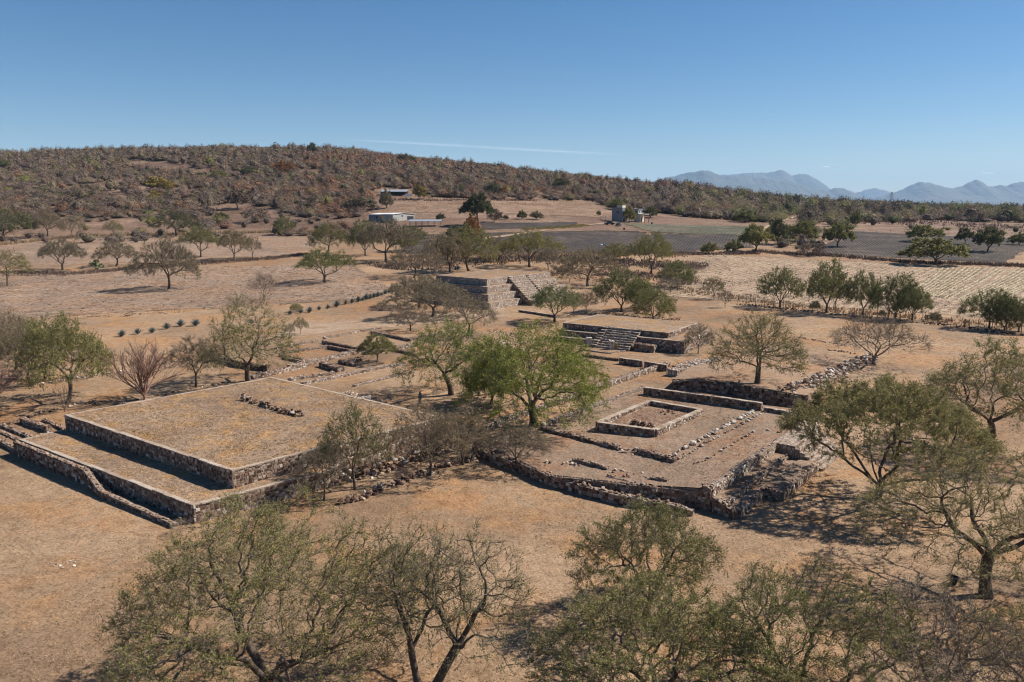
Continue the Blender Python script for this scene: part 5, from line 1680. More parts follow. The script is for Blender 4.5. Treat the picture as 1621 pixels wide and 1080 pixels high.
for i in near_i:
    kd = kind_of(P[i], u[i])
    o = bpy.data.objects.new('shrub', shrub_me[rb.integers(0, 4)]); COL.objects.link(o)
    w = rb.uniform(1.9, 4.2); h = rb.uniform(2.0, 4.4)
    o.location = (P[i, 0], P[i, 1], P[i, 2] - .1); o.scale = (w, w * rb.uniform(.8, 1.2), h); o.rotation_euler = (0, 0, rb.uniform(0, 6.28))
    o.material_slots[0].link = 'OBJECT'; o.material_slots[0].material = L[kd]
    size_w = ('big' if w > 3.2 else 'low' if h < 2.8 else 'tall' if h > 3.7 else 'middling')
    tag(o, size_w + ' ' + DESC[kd] + ' shrub ' + next(t for k0, t in SPOT if u[i] < k0), 'shrub', 'shrubs of the lower scrub')
rest = np.setdiff1d(np.arange(len(P)), near_i)
names = ['twig', 'brown', 'grey', 'olive', 'mid', 'orange', 'yellow', 'dark']
mb = MB()
kk = np.array([names.index(kind_of(P[i], u[i])) for i in rest])
fa = P[rest, 1] > 620
for pi, (V, Q, T, TB) in enumerate(SP + SPF):
    for ki in range(len(names)):
        sel = rest[(kk == ki) & ((rest % 4 == pi) & ~fa if pi < 4 else (rest % 3 == pi - 4) & fa)]
        n = len(sel)
        if n == 0: continue
        a = rb.uniform(0, 6.28, n)[:, None]; rt_ = np.where(u[sel] > 1040, 1.25, 1.0); w = ((2.6 + 3.4 * rb.uniform(0, 1, n) ** 1.7) * rt_)[:, None]; h = (rb.uniform(2.4, 5.2, n) * rt_ ** 1.5 * np.where(rb.uniform(0, 1, n) > .90, 1.8, 1))[:, None]
        X = V[None, :, 0] * w; Y = V[None, :, 1] * w
        pts = np.stack([X * np.cos(a) - Y * np.sin(a) + P[sel, 0][:, None], X * np.sin(a) + Y * np.cos(a) + P[sel, 1][:, None], V[None, :, 2] * h + P[sel, 2][:, None] - .1], -1)
        qq = (Q[None] + (np.arange(n) * len(V))[:, None, None]).reshape(-1, 4)
        tn = np.clip(.5 + (T[None] - .5) * .4 + rb.normal(0, .22, (n, 1)), 0, 1)
        mb.add(pts.reshape(-1, 3), qq, (TB[None] + (np.arange(n) * len(V))[:, None, None]).reshape(-1, 3), tint=tn.reshape(-1), mat=ki)
o = mb.build('scrub', [L[n_] for n_ in names])
tag(o, 'grey, rust and olive scrub covering the whole hill and the far valley floor', kind='stuff')

# ================================================================== DRY GRASS, WEEDS, LEAF LITTER
def blades(mb, P, h, w, k, seed, mat=0, lean=.35):
    """tufts: k narrow upright blades at each point"""
    r = np.random.default_rng(seed)
    n = len(P)
    h = np.broadcast_to(h, (n,)); w = np.broadcast_to(w, (n,))
    B = np.repeat(P, k, 0); m = n * k
    hh = np.repeat(h, k) * r.uniform(.5, 1.2, m); ww = np.repeat(w, k)
    a = r.uniform(0, 6.28, m); b = B + np.c_[r.normal(0, 1, (m, 2)) * ww[:, None] * .5, np.zeros(m)]
    l = r.normal(0, lean, (m, 2)) * hh[:, None]
    s = np.c_[np.cos(a), np.sin(a), np.zeros(m)] * (ww * .13)[:, None]
    t = b + np.c_[l, hh]
    V = np.stack([b - s, b + s, t], 1).reshape(-1, 3)
    mb.add(V, t=np.arange(m * 3).reshape(m, 3), tint=np.repeat(np.clip(r.normal(.5, .28, m), 0, 1), 3), mat=mat)


def strip_pts(px, w, dens, seed, z=None):
    P = line_px(px, z); r = np.random.default_rng(seed); out = []
    for i in range(len(P) - 1):
        a, b = np.array(P[i]), np.array(P[i + 1]); nl = left_n(a, b); Ln = np.linalg.norm((b - a)[:2])
        n = int(Ln * w * dens); s = r.uniform(0, 1, n); q = a + (b - a) * s[:, None]; q[:, :2] += nl * (r.normal(0, .35, n) * w)[:, None]
        out.append(q)
    q = np.vstack(out); q[:, 2] = hz(q[:, 0], q[:, 1]) - .03
    return q


def weeds(label, specs, mats, name='dry_grass'):
    mb = MB()
    for i, (px, w, dens, h, bw, k, m) in enumerate(specs):
        q = strip_pts(px, w, dens, 70 + i)
        blades(mb, q, h, bw, k, 90 + i, m)
    tag(mb.build(name, mats), label, kind='stuff')


weeds('dry weeds and tall straw along the field borders', [
    ([(-60, 435), (0, 432), (113, 434), (187, 428), (233, 423), (300, 418), (443, 408), (490, 402)], 3.0, 3.0, .75, .9, 7, 1),
    ([(-60, 437), (113, 436), (233, 425), (443, 410)], 2.0, 2.0, .6, .8, 6, 2),
    ([(-60, 392), (0, 388), (133, 374), (267, 372), (433, 368), (560, 366)], 3.6, 2.0, 1.2, .8, 7, 0),
    ([(1190, 398), (1227, 401), (1313, 405), (1433, 415), (1660, 423)], 5.0, 1.6, 1.0, 1.2, 6, 1),
    ([(1000, 400), (1100, 403), (1200, 402)], 4.0, 1.6, .9, 1.2, 6, 2),
    ([(828, 363), (880, 361), (930, 357)], 5, 2.0, .7, .8, 6, 3),
    ([(600, 424), (680, 418), (760, 410), (880, 408), (1000, 416), (1110, 424)], 16, .8, .8, 1.2, 7, 1),
    ([(880, 430), (960, 432), (1060, 440), (1120, 452)], 12, .5, .6, 1.0, 7, 2),
    ([(620, 410), (760, 402), (900, 402), (1090, 404)], 7, .8, .7, 1.0, 7, 0),
    ([(880, 440), (960, 445), (1060, 455), (1150, 470), (1300, 490), (1621, 520)], 7, .8, .55, .8, 6, 0),
    ([(640, 380), (760, 372), (960, 366), (1100, 372)], 3, 1.4, .5, .9, 5, 0),
    ([(1280, 350), (1400, 350), (1621, 362)], 40, .05, 1.2, 1.6, 9, 2),
    ([(600, 316), (700, 318), (850, 318)], 6, .5, 1.2, 1.4, 7, 2),
], [L['straw'], L['brown'], L['rose'], L['yellow']])
# short dry grass over the site
def scatter_grass():
    r = np.random.default_rng(77)
    n = 60000
    y = 28 + (150 - 28) * r.uniform(0, 1, n) ** 1.3; x = y * r.uniform(-.72, .72, n)
    d = .5 + .5 * snoise(x, y, .35, 2) + .35 * snoise(x, y, .11, 6)
    ok = r.uniform(0, 1, n) < np.clip(d, .1, 1)
    x, y = x[ok], y[ok]
    mb = MB(); blades(mb, np.c_[x, y, hz(x, y) - .01], .09, .16, 5, 5, 0, .9)
    # turf of the big platform's two levels
    def on(poly, z, dens, h):
        poly = ccw([np.asarray(p, float) for p in poly]); lo = np.min(poly, 0); hi = np.max(poly, 0)
        n = int((hi - lo).prod() * dens)
        q = r.uniform(lo, hi, (n, 2)); q = q[inside_np(q[:, 0], q[:, 1], [tuple(p) for p in inset(poly, .35)])]
        g = .5 + .6 * snoise(q[:, 0], q[:, 1], .6, 3)
        q = q[r.uniform(0, 1, len(q)) < np.clip(g, .08, 1)]
        blades(mb, np.c_[q, np.full(len(q), z)], h, .17, 6, int(n) % 97, 0, .7)
    on([LP_F, LP_L, LP_B, LP_R], ZL2, 14, .12)
    on([lowF, lowL, LP_L, LP_F], ZL1, 14, .10)
    on(RFLOOR, ZR - .05, 6, .08)
    tag(mb.build('short_grass', [L['straw']]), 'short dry straw coloured grass on the clearing and platforms', kind='stuff')
scatter_grass()
def litter():
    r = np.random.default_rng(78); n = 26000
    y = 28 + 95 * r.uniform(0, 1, n) ** 1.4; x = y * r.uniform(-.72, .72, n)
    P = np.c_[x, y, hz(x, y) + .01]
    d = r.uniform(0, 1, n) < np.clip(.55 + .5 * snoise(x, y, .22, 12), .05, 1); P = P[d]; n = len(P)
    a = r.uniform(0, 6.28, n); s = r.uniform(.03, .07, n)
    c, si = np.cos(a) * s, np.sin(a) * s
    V = np.stack([P + np.c_[c, si, 0 * c], P + np.c_[-si * .5, c * .5, .02 + 0 * c], P + np.c_[-c, -si, 0 * c], P + np.c_[si * .5, -c * .5, 0 * c]], 1).reshape(-1, 3)
    mb = MB(); mb.add(V, np.arange(4 * n).reshape(n, 4), tint=np.repeat(r.uniform(0, 1, n), 4)); tag(mb.build('leaf_litter', [L['orange']]), 'fallen rusty leaves scattered over the dry ground', kind='stuff')
litter()
rubble('few white stones on the bare ground at the lower left', [(78, 899), (100, 893), (116, 897)], None, w=1.0, h=.04, size=.15, dens=5, tint=.85, name='stone_row', cat='stones', lift=.03)

# straw swaths on the tan field
def swaths():
    mb = MB(); r = np.random.default_rng(6)
    xs = list(np.linspace(1440, 1482, 9)) + [1494, 1500] + list(np.linspace(1514, 1564, 10)) + list(np.linspace(1594, 1690, 14))
    for xl in xs:
        vl = 464 + (xl - 1442) * .16
        A = at(xl, vl); B_ = at(1557 + (xl - 1480) * 1.6, 424 + (xl - 1442) * .01)
        Ln = np.linalg.norm((B_ - A)[:2]); d = (B_ - A)[:2] / Ln; nl = np.array([-d[1], d[0]])
        n = int(Ln / .7); s = np.linspace(0, 1, n); c = A[:2] + (B_ - A)[:2] * s[:, None] + nl * (r.normal(0, .07, n))[:, None]
        w = .34 * r.uniform(.5, 1.25, n) * np.where(r.uniform(0, 1, n) > .06, 1, .15)
        z = hz(c[:, 0], c[:, 1]) + .05
        V = np.concatenate([np.c_[c - nl * w[:, None], z], np.c_[c, z + .14 * r.uniform(.4, 1.3, n)], np.c_[c + nl * w[:, None], z]])
        k = np.arange(n - 1)
        Q = np.concatenate([np.stack([k, k + 1, n + k + 1, n + k], -1), np.stack([n + k, n + k + 1, 2 * n + k + 1, 2 * n + k], -1)])
        mb.add(V, Q, tint=np.tile(r.uniform(.2, .9, n), 3))
        m = int(Ln * 3); t = r.uniform(0, 1, m); q = A + (B_ - A) * t[:, None]; q[:, :2] += r.normal(0, .25, (m, 2)); q[:, 2] = hz(q[:, 0], q[:, 1]) + .03
        blades(mb, q, .22, .5, 4, int(xl), 0, 1.3)
    tag(mb.build('straw', [L['pale_straw']]), 'parallel swaths of cut pale straw on the tan field', kind='stuff')
swaths()
def clods():
    r = np.random.default_rng(16); mb = MB()
    for quad, n, sz, mat in (([(1010, 466), (1500, 500), (1560, 421), (1120, 402)], 1500, .8, 0), ([(1282, 402), (1590, 416), (1660, 380), (1345, 366)], 1800, .9, 1), ([(640, 402), (1110, 402), (1012, 366), (640, 374)], 1500, .8, 1), ([(-60, 520), (640, 470), (560, 418), (-60, 432)], 2600, .5, 0)):
        c = [at(*p)[:2] for p in quad]; s = r.uniform(0, 1, n); t = r.uniform(0, 1, n)
        q = ((1 - s) * (1 - t))[:, None] * c[0] + (s * (1 - t))[:, None] * c[1] + (s * t)[:, None] * c[2] + ((1 - s) * t)[:, None] * c[3]
        blades(mb, np.c_[q, hz(q[:, 0], q[:, 1])], .2, sz * 1.3, 7, n, mat, 1.2)
    tag(mb.build('stubble', [L['brown'], L['straw']]), 'low stubble and weeds standing on the fields', kind='stuff')
clods()

# ================================================================== AGAVES AND CACTUS
def agave_mesh():
    mb = MB(); r = np.random.default_rng(4)
    for i in range(34):
        az = i * 2.4; el = math.radians(22 + 58 * i / 34 + r.normal(0, 4)); Ln = r.uniform(.75, .95)
        d = np.array([math.cos(az) * math.cos(el), math.sin(az) * math.cos(el), math.sin(el)])
        s = np.array([-math.sin(az), math.cos(az), 0]); up = np.cross(s, d) * -1
        c = [d * Ln * t + np.array([0, 0, .05]) for t in (0, .35, .7, 1.0)]; w = [.05, .075, .05, .004]
        V = []
        for p, ww in zip(c, w): V += [p - s * ww, p + up * -ww * .5, p + s * ww]
        q = []
        for k in range(3):
            q += [[k * 3, k * 3 + 1, k * 3 + 4, k * 3 + 3], [k * 3 + 1, k * 3 + 2, k * 3 + 5, k * 3 + 4], [k * 3 + 2, k * 3, k * 3 + 3, k * 3 + 5]]
        mb.add(np.array(V), q, tint=r.uniform(0, 1))
    return mb.build('agave', M['agave'])
ag = agave_mesh(); first = True
for row, lab, grp in (([(193, 533), (218, 529), (241, 527), (264, 521), (286, 517), (310, 516), (398, 513)], 'agave from the left in the spaced row behind the left trees', 'agaves of the left row'),
                 ([(459, 498), (476, 496), (490, 495), (505, 491), (519, 489), (533, 486), (547, 482), (557, 480), (567, 478), (574, 476), (580, 474.5), (586, 473), (592, 471.5), (598, 470), (604, 468), (610, 466), (616, 464)], 'agave from the left in the long row beside the sandy path', 'agaves of the path row'),
                 ([(721, 427.5), (725, 427.2)], 'agave from the left behind the pyramid top', 'agaves behind the pyramid')):
    for (px, py) in row:
        o = ag if first else ag.copy()
        if not first: COL.objects.link(o)
        first = False
        p = at(px, py); o.location = tuple(p); o.rotation_euler = (0, 0, rng.uniform(0, 6)); k_ = rng.uniform(.85, 1.5); o.scale = (k_, k_, k_)
        cnt_ = row.index((px, py)); words = ['first', 'second', 'third', 'fourth', 'fifth', 'sixth', 'seventh', 'eighth', 'ninth', 'tenth', 'eleventh', 'twelfth', 'thirteenth', 'fourteenth', 'fifteenth', 'sixteenth', 'seventeenth']
        tag(o, words[cnt_] + ' ' + lab, 'agave', grp)
root = empty('prickly_pear', tuple(at(152, 427)))
tag(root, 'dark prickly pear cactus in the left hedgerow', 'cactus')
mb = MB(); r_ = np.random.default_rng(8)
def pad(p, d, s, dep):
    n_ = np.cross(d, r_.normal(0, 1, 3)); n_ /= np.linalg.norm(n_); sd = np.cross(d, n_)
    th = np.linspace(0, 6.283, 10, endpoint=False); c = p + d * s * .5
    ring = c + np.cos(th)[:, None] * d * s * .52 + np.sin(th)[:, None] * sd * s * .38
    V = np.vstack([ring + n_ * .03, ring - n_ * .03, [c + n_ * .07], [c - n_ * .07]])
    t = [[i, (i + 1) % 10, 20] for i in range(10)] + [[10 + (i + 1) % 10, 10 + i, 21] for i in range(10)]
    q = [[i, 10 + i, 10 + (i + 1) % 10, (i + 1) % 10] for i in range(10)]
    mb.add(V, q, t)
    if dep < 5:
        for _ in range(2 if dep else 4):
            dd_ = d + r_.normal(0, .55, 3); dd_[2] = abs(dd_[2]); dd_ /= np.linalg.norm(dd_); pad(p + d * s * .92, dd_, s * .93, dep + 1)
pad(np.zeros(3), np.array([0, 0, 1.0]), .62, 0)
pad(np.array([.3, .1, 0]), np.array([.4, 0, .9]), .6, 1)
mb.build('pads', M['cactus'], root)

# ================================================================== FENCE, PILLARS OF WOOD
fa_, fb_ = at(1168, 480), at(1640, 532)
root = empty('wire_fence', tuple(fa_)); tag(root, 'thin wire fence on wooden posts along the row of green trees', 'fence')
n_ = 27
for i in range(n_):
    p = fa_ + (fb_ - fa_) * i / (n_ - 1); p[2] = hz(p[0], p[1])
    mb = MB(); mb.tube([p - fa_ + [0, 0, -.2], p - fa_ + [rng.normal(0, .03), rng.normal(0, .03), 1.55 + rng.normal(0, .08)]], [.055, .045], 5)
    mb.build('post', M['wood'], root)
for k_ in range(4):
    mb = MB(); mb.tube([fa_ * 0 + [0, 0, .35 + .33 * k_], (fb_ - fa_) + [0, 0, .35 + .33 * k_]], .009, 3); mb.build('wire', M['wire'], root)
rubble('low line of stones tinted dark for shade at the foot of the wire fence', [(1168, 482), (1320, 498), (1480, 514), (1640, 534)], None, w=.9, h=.45, size=.36, dens=5, tint=.25)  # low tint puts the wall's shadow into the stone colour
for lab, px in (('thin post fence crossing the pasture above the black strip', [(770, 327), (860, 323), (935, 319)]), ('row of thin posts along the right valley track', [(1250, 372), (1420, 368), (1600, 376)])):
    P = line_px(px, None); o0 = np.array(P[0]); root = empty('wire_fence', tuple(o0)); tag(root, lab, 'fence')
    for i in range(16):
        f_ = i / 15 * (len(P) - 1); j = min(int(f_), len(P) - 2); p = np.array(P[j]) + (np.array(P[j + 1]) - np.array(P[j])) * (f_ - j); p[2] = hz(p[0], p[1])
        mb = MB(); mb.tube([p - o0 + [0, 0, -.2], p - o0 + [0, 0, 1.6]], .07, 4); mb.build('post', M['wood'], root)

# ================================================================== BUILDINGS
AX, BX = np.array([.80, -.60]), np.array([.60, .80])
def local(root, mb, name, m, parent=None):
    o = mb.build(name, m, parent or root); return o
def house_box(root, o, la, lb, z0, z1, m, name='wall', parent=None):
    """box with corner o (nearest), running la back-left along -AX and lb along +BX"""
    mb = MB(); P = [o, o + BX * lb, o + BX * lb - AX * la, o - AX * la]
    prism(mb, P, z0, z1); return mb.build(name, m, parent or root)
def face_panel(root, o, ax, s0, s1, z0, z1, nrm, m, name, th=.06, parent=None):
    mb = MB(); a_, b_ = o + ax * s0, o + ax * s1
    P = ccw([a_ - nrm * .05, b_ - nrm * .05, b_ + nrm * th, a_ + nrm * th]); prism(mb, P, z0, z1); prism(mb, P, z0, z0 + .001)
    return mb.build(name, m, parent or root)
# white roofed shed
g = at(622, 352); root = empty('shed', tuple(g)); tag(root, 'long grey shed with bright white sheet roofs on the slope', 'shed')
s_ = g[1] / F; zz = -.3; o = np.zeros(2)
LA, LB, HW = 44 * s_ / .8, 30 * s_ / .62, 12.5 * s_
house_box(root, o, LA * .38, LB, zz, HW, M['render_wall'])
o2 = o - AX * LA * .385 + BX * .3
house_box(root, o2, LA * .62, LB * .9, zz, HW * .95, M['block'])
def gable(o, la, lb, z, rise, m, name, ov=.35):
    mb = MB()
    A0, A1 = o + AX * ov - BX * ov, o - AX * (la + ov) - BX * ov
    C0, C1 = A0 + BX * (lb / 2 + ov), A1 + BX * (lb / 2 + ov); D0, D1 = A0 + BX * (lb + 2 * ov), A1 + BX * (lb + 2 * ov)
    V = [(*A0, z), (*A1, z), (*C1, z + rise), (*C0, z + rise), (*D1, z), (*D0, z)]
    V2 = [(x, y, q - .07) for x, y, q in V]
    mb.add(V + V2, [[1, 0, 3, 2], [2, 3, 5, 4], [6, 7, 8, 9], [9, 8, 10, 11], [0, 1, 7, 6], [4, 5, 11, 10], [0, 6, 9, 3], [3, 9, 11, 5], [1, 2, 8, 7], [2, 4, 10, 8]])
    return mb.build(name, m, root)
gable(o, LA * .38, LB, HW, 1.9 * s_, M['white_metal'], 'roof'); gable(o2, LA * .6, LB * .9, HW * .95 + .05, 1.9 * s_, M['white_metal'], 'roof')
mb = MB(); mb.add([(*(o + AX * .02), HW - .1), (*(o + BX * LB + AX * .02), HW - .1), (*(o + BX * LB / 2 + AX * .02), HW + 1.8 * s_), (*(o - AX * .2), HW - .1), (*(o + BX * LB - AX * .2), HW - .1), (*(o + BX * LB / 2 - AX * .2), HW + 1.8 * s_)], t=[[0, 1, 2], [4, 3, 5]]); mb.build('gable_wall', M['render_wall'], root)
face_panel(root, o, BX, LB * .66, LB * .96, 0, HW * .72, AX, M['dark'], 'door')
face_panel(root, o, BX, LB * .40, LB * .46, HW * .68, HW * .86, AX, M['dark'], 'window')
face_panel(root, o2, -AX, LA * .25, LA * .31, HW * .45, HW * .7, -BX, M['dark'], 'window')
# long open canopy
def canopy(label, u0, u1, v_top, v_base, depth, m, npost=5, slope=.5, cat='shelter', dark_back=False):
    A_ = at(u0, v_base); B_ = at(u1, v_base); y = (A_[1] + B_[1]) / 2; k = y / F
    root = empty('shelter', (float(A_[0]), float(y), float((A_[2] + B_[2]) / 2))); tag(root, label, cat)
    w = (u1 - u0) * k; h = (v_base - v_top) * k; d = depth
    mb = MB(); mb.add([(-.3, -.3, h - slope * .3), (w + .3, -.3, h - slope * .3), (w + .3, d + .3, h + slope), (-.3, d + .3, h + slope), (-.3, -.3, h - slope * .3 - .12), (w + .3, -.3, h - slope * .3 - .12), (w + .3, d + .3, h + slope - .12), (-.3, d + .3, h + slope - .12)],
                      [[0, 1, 2, 3], [7, 6, 5, 4], [0, 4, 5, 1], [1, 5, 6, 2], [2, 6, 7, 3], [3, 7, 4, 0]]); mb.build('roof', m, root)
    for i in range(npost):
        for yy in (.1, d - .1):
            mb = MB(); x_ = .1 + (w - .2) * i / (npost - 1); mb.box((x_, yy, -.6), (.16, .16, h + .5), 0); mb.build('post', M['wood'], root)
    return root, w, h, d, k
canopy('long low open canopy with a thin grey roof below the shed', 648, 697, 350, 359, 5, M['tin'], 6)
root, w_, h_, d_, k_ = canopy('upper open shelter with dark inside at the edge of the scrub', 602, 642, 303, 310, 6, M['tin'], 5, 1.0)
mb = MB(); mb.box((w_ / 2, d_ + .1, -.6), (w_, .2, h_ + .9)); mb.build('back_shade_wall', M['dark'], root)  # near-black colour paints the shade under the roof
mb = MB(); mb.box((.1, d_ / 2, -.6), (.2, d_, h_ + .8)); mb.build('side_shade_wall', M['dark'], root)  # near-black too, the shelter's inner shade as colour
mb = MB(); mb.box((w_ + 1.5, -1.0, -.6), (11 * k_, .2, 1.8), .25); mb.build('low_wall', M['white_metal'], root)
# farmhouse
g = at(985, 352); root = empty('farmhouse', tuple(g)); tag(root, 'two storey grey block farmhouse with a small pale room on its roof', 'house')
s_ = g[1] / F; o = np.zeros(2); HH = 22.5 * s_
house_box(root, o, 15 * s_ / .8, 9 * s_ / .6, -.5, HH, M['block'])
face_panel(root, o, BX, 1.0, 2.0, HH * .6, HH * .78, AX, M['glass'], 'window'); face_panel(root, o, BX, 1.0, 2.2, .2, 2.3, AX, M['dark'], 'door')
face_panel(root, o, -AX, 2.0, 3.2, HH * .6, HH * .78, -BX, M['glass'], 'window')
house_box(root, o - AX * .4 + BX * .6, 8 * s_ / .8, 6 * s_ / .6, HH, HH + 3.6 * s_, M['cream'], 'roof_room')
house_box(root, o - AX * (15 * s_ / .8 + 3.4) - BX * .2, 10 * s_, 2.5, 2.7, 2.85, M['tin'], 'side_roof')
for t_ in (0, 10 * s_):
    q = o - AX * (15 * s_ / .8 + 3.5 + t_ * .9); mb = MB(); mb.box((*q, -.4), (.15, .15, 3.2)); mb.build('post', M['wood'], root)
g = at(1013, 352); root = empty('farmhouse', tuple(g)); tag(root, 'small white upper floored farmhouse with a porch beside the grey block one', 'house')
o = np.zeros(2)
house_box(root, o, 9 * s_ / .8, 8 * s_ / .6, -.4, 12 * s_, M['cream'])
house_box(root, o - AX * 1.0, 9 * s_ / .8, 8 * s_ / .6, 12 * s_ + .02, 20 * s_, M['render_wall'], 'upper_wall')
house_box(root, o - AX * .6 - BX * .3, 9 * s_ / .8 + .8, 8 * s_ / .6 + .6, 20 * s_ + .02, 20 * s_ + .3, M['tin'], 'roof')
for t_ in (.8, 3.2): face_panel(root, o - AX * 1.0, BX, t_ , t_ + 1.0, 14.5 * s_, 18 * s_, AX, M['glass'], 'window')
for t_ in (.8, 3.4): face_panel(root, o - AX * 1.0, -AX, t_ , t_ + 1.0, 14.5 * s_, 18 * s_, -BX, M['glass'], 'window')
house_box(root, o + AX * 2.6 - BX * .1, 3.6, 8 * s_ / .6 + .5, 12.1 * s_ + .1, 12.1 * s_ + .3, M['white_metal'], 'porch_roof')
for t_ in (.1, 4.5): q = o + AX * 2.4 + BX * t_; mb = MB(); mb.box((*q, -.4), (.3, .3, 12.1 * s_ + .45)); mb.build('post', M['orange_wall'], root)
face_panel(root, o, BX, 1.2, 2.4, 0, 2.3, AX, M['dark'], 'door')
# vehicles by the farmhouse
def vehicle(label, u, v, m, rz, name='parked_car', cat='car', pickup=False):
    p = at(u, v); root = empty(name, (float(p[0]), float(p[1]), float(p[2]) + .05), rz); tag(root, label, cat)
    mb = MB()
    prof = [(-2.2, .35), (-2.25, .85), (-1.4, 1.0), (-.8, 1.5), (.6, 1.52), (1.2, 1.0), (2.15, .88), (2.2, .35)] if not pickup else [(-2.4, .4), (-2.45, 1.0), (-.5, 1.05), (-.35, 1.65), (.8, 1.65), (1.3, 1.08), (2.35, .95), (2.4, .4)]
    n = len(prof); V = [(x, -.85, z) for x, z in prof] + [(x, .85, z) for x, z in prof]
    V = [(x, y * (.82 if z > 1.2 else 1), z) for x, y, z in V]
    mb.add(V, [[i, (i + 1) % n, n + (i + 1) % n, n + i] for i in range(n)], [[0, i + 1, i] for i in range(1, n - 1)] + [[n, n + i, n + i + 1] for i in range(1, n - 1)])
    mb.build('body', m, root)
    for sx in (-1.4, 1.4):
        for sy in (-.88, .88):
            mb = MB(); mb.tube([(sx, sy - .1, .34), (sx, sy + .1, .34)], .34, 12); mb.build('wheel', M['tyre'], root)
    for sy in (-1, 1):
        mb = MB(); y_ = .80 * sy; mb.box((-.1 if not pickup else .25, y_, 1.08), (1.5 if not pickup else .8, .06, .36)); mb.build('side_window', M['glass'], root)
vehicle('dark pickup truck parked left of the grey farmhouse', 965, 356, M['car_dark'], .2, 'pickup_truck', 'truck', True)
vehicle('dark small car parked in front of the grey farmhouse', 979, 358, M['car_dark'], 1.2)
def barrel(label, u, v, h, r, name='barrel'):
    p = at(u, v); mb = MB(); mb.tube([p + [0, 0, -.05], p + [0, 0, h * .3], p + [0, 0, h * .7], p + [0, 0, h]], [r * .92, r, r, r * .92], 12)
    tag(mb.build(name, M['black']), label, name)
barrel('black barrel on the track between the two dark fields', 988, 364, .95, .4)
barrel('black barrel at the end of the green field by the yellow grass', 1032, 355, .95, .4)
p = at(954, 389); mb = MB(); blobs(mb, [p + [-.7, 0, .3], p + [-.2, .3, .35]], [.9, .8], tint=.5, flat=.8); tag(mb.build('sack', M['white']), 'white sacks lying on the black ploughed field', 'sack')
mb = MB(); blobs(mb, [p + [.6, 0, .4]], [1.1], tint=.5, flat=.8); tag(mb.build('sack', M['blue']), 'blue sack lying beside the white sacks on the field', 'sack')
# the bin in the clearing
p = at(1509, 925); root = empty('waste_bin', tuple(p), .3); tag(root, 'small black tapered bin on the ground beside the thick trunked tree', 'bin')
mb = MB(); th = np.linspace(0, 6.283, 14, endpoint=False)
rings = [(.14, 0), (.20, .40), (.215, .40), (.215, .43), (.185, .43), (.13, .06)]
V = np.vstack([np.c_[r0 * np.cos(th) + .12 * z0, r0 * np.sin(th), np.full(14, z0)] for r0, z0 in rings])
q = [[i * 14 + k, i * 14 + (k + 1) % 14, (i + 1) * 14 + (k + 1) % 14, (i + 1) * 14 + k] for i in range(5) for k in range(14)]
mb.add(V, q, [[70, 70 + k, 71 + k] for k in range(1, 13)]); mb.build('bucket', M['black'], root, smooth_=False)
mb = MB(); mb.tube([(.05, -.2, .41), (.05, -.24, .3), (.05, -.1, .24), (.05, .1, .24), (.05, .24, .3), (.05, .2, .41)], .008, 5); mb.build('handle', M['wire'], root)
# lattice pylon far on the right
p = at(1410, 331); root = empty('pylon', tuple(p)); tag(root, 'faint lattice power pylon against the mountains on the right', 'pylon')
Hp = z_at(304, p[1]) - p[2]; mb = MB()
leg = lambda sx, sy, f_: np.array([sx * (2.6 * (1 - f_) + .5 * f_), sy * (2.6 * (1 - f_) + .5 * f_), Hp * f_])
for sx, sy in ((1, 1), (1, -1), (-1, -1), (-1, 1)): mb.tube([leg(sx, sy, 0), leg(sx, sy, 1)], .16, 4)
cs = [(1, 1), (1, -1), (-1, -1), (-1, 1)]
for i in range(6):
    for j in range(4): mb.tube([leg(*cs[j], i / 6), leg(*cs[(j + 1) % 4], (i + 1) / 6)], .09, 3)
mb.build('tower', M['tin'], root)
for f_ in (.72, .86): mb = MB(); mb.tube([(-4.5, 0, Hp * f_), (4.5, 0, Hp * f_)], .14, 4); mb.build('cross_arm', M['tin'], root)

# ================================================================== MOUNTAINS
gmat = earth('mountain_slope', [(.06, .07, .05), (.10, .10, .07), (.16, .13, .09)], (.07, .085, .05), s_patch=.0006, s_mid=.002, s_fine=.006, bump=18, fine=.2, fdist=1)
def range_(label, prof, d0, depth, seed):
    """a mountain range: its crest line follows (photo column, row) pairs at distance d0"""
    pu = np.array([p[0] for p in prof], float); pv = np.array([p[1] for p in prof], float)
    us = np.arange(pu[0], pu[-1] + .1, 2.0)
    cr = np.interp(us, pu, pv)
    cr = cr + .9 * np.sin(us * .31 + seed) * np.sin(us * .113 + 2 * seed) + .5 * np.sin(us * .83 + seed * 3)
    k = np.exp(-np.linspace(-2, 2, 7) ** 2 * 1.5); k /= k.sum(); cr = np.convolve(np.pad(cr, 3, 'edge'), k, 'valid')
    zc = CAMZ + (YH - cr) / F * d0
    t = np.linspace(-1, 1, 41)
    X, Y, Z = [np.zeros((len(t), len(us))) for _ in range(3)]
    xs = (us - 810.5) / F * d0
    for j, tj in enumerate(t):
        f_ = (1 - abs(tj)) ** 1.15
        sp = .5 + .5 * np.sin(xs / d0 * 60 + 2.0 * np.sin(xs / d0 * 23 + seed)) * (1 - f_) * 1.2
        hgt = -30 + (zc + 30) * np.clip(f_ * (1 - .35 * (1 - f_) * sp * 2), 0, 1)
        X[j] = xs * (1 + tj * depth / d0 * .3); Y[j] = d0 + tj * depth + .04 * depth * np.sin(xs / d0 * 37 + seed); Z[j] = hgt - (35 if abs(tj) == 1 else 0)
    tag(grid_mesh(X, Y, Z, 'mountains', gmat), label, kind='structure')
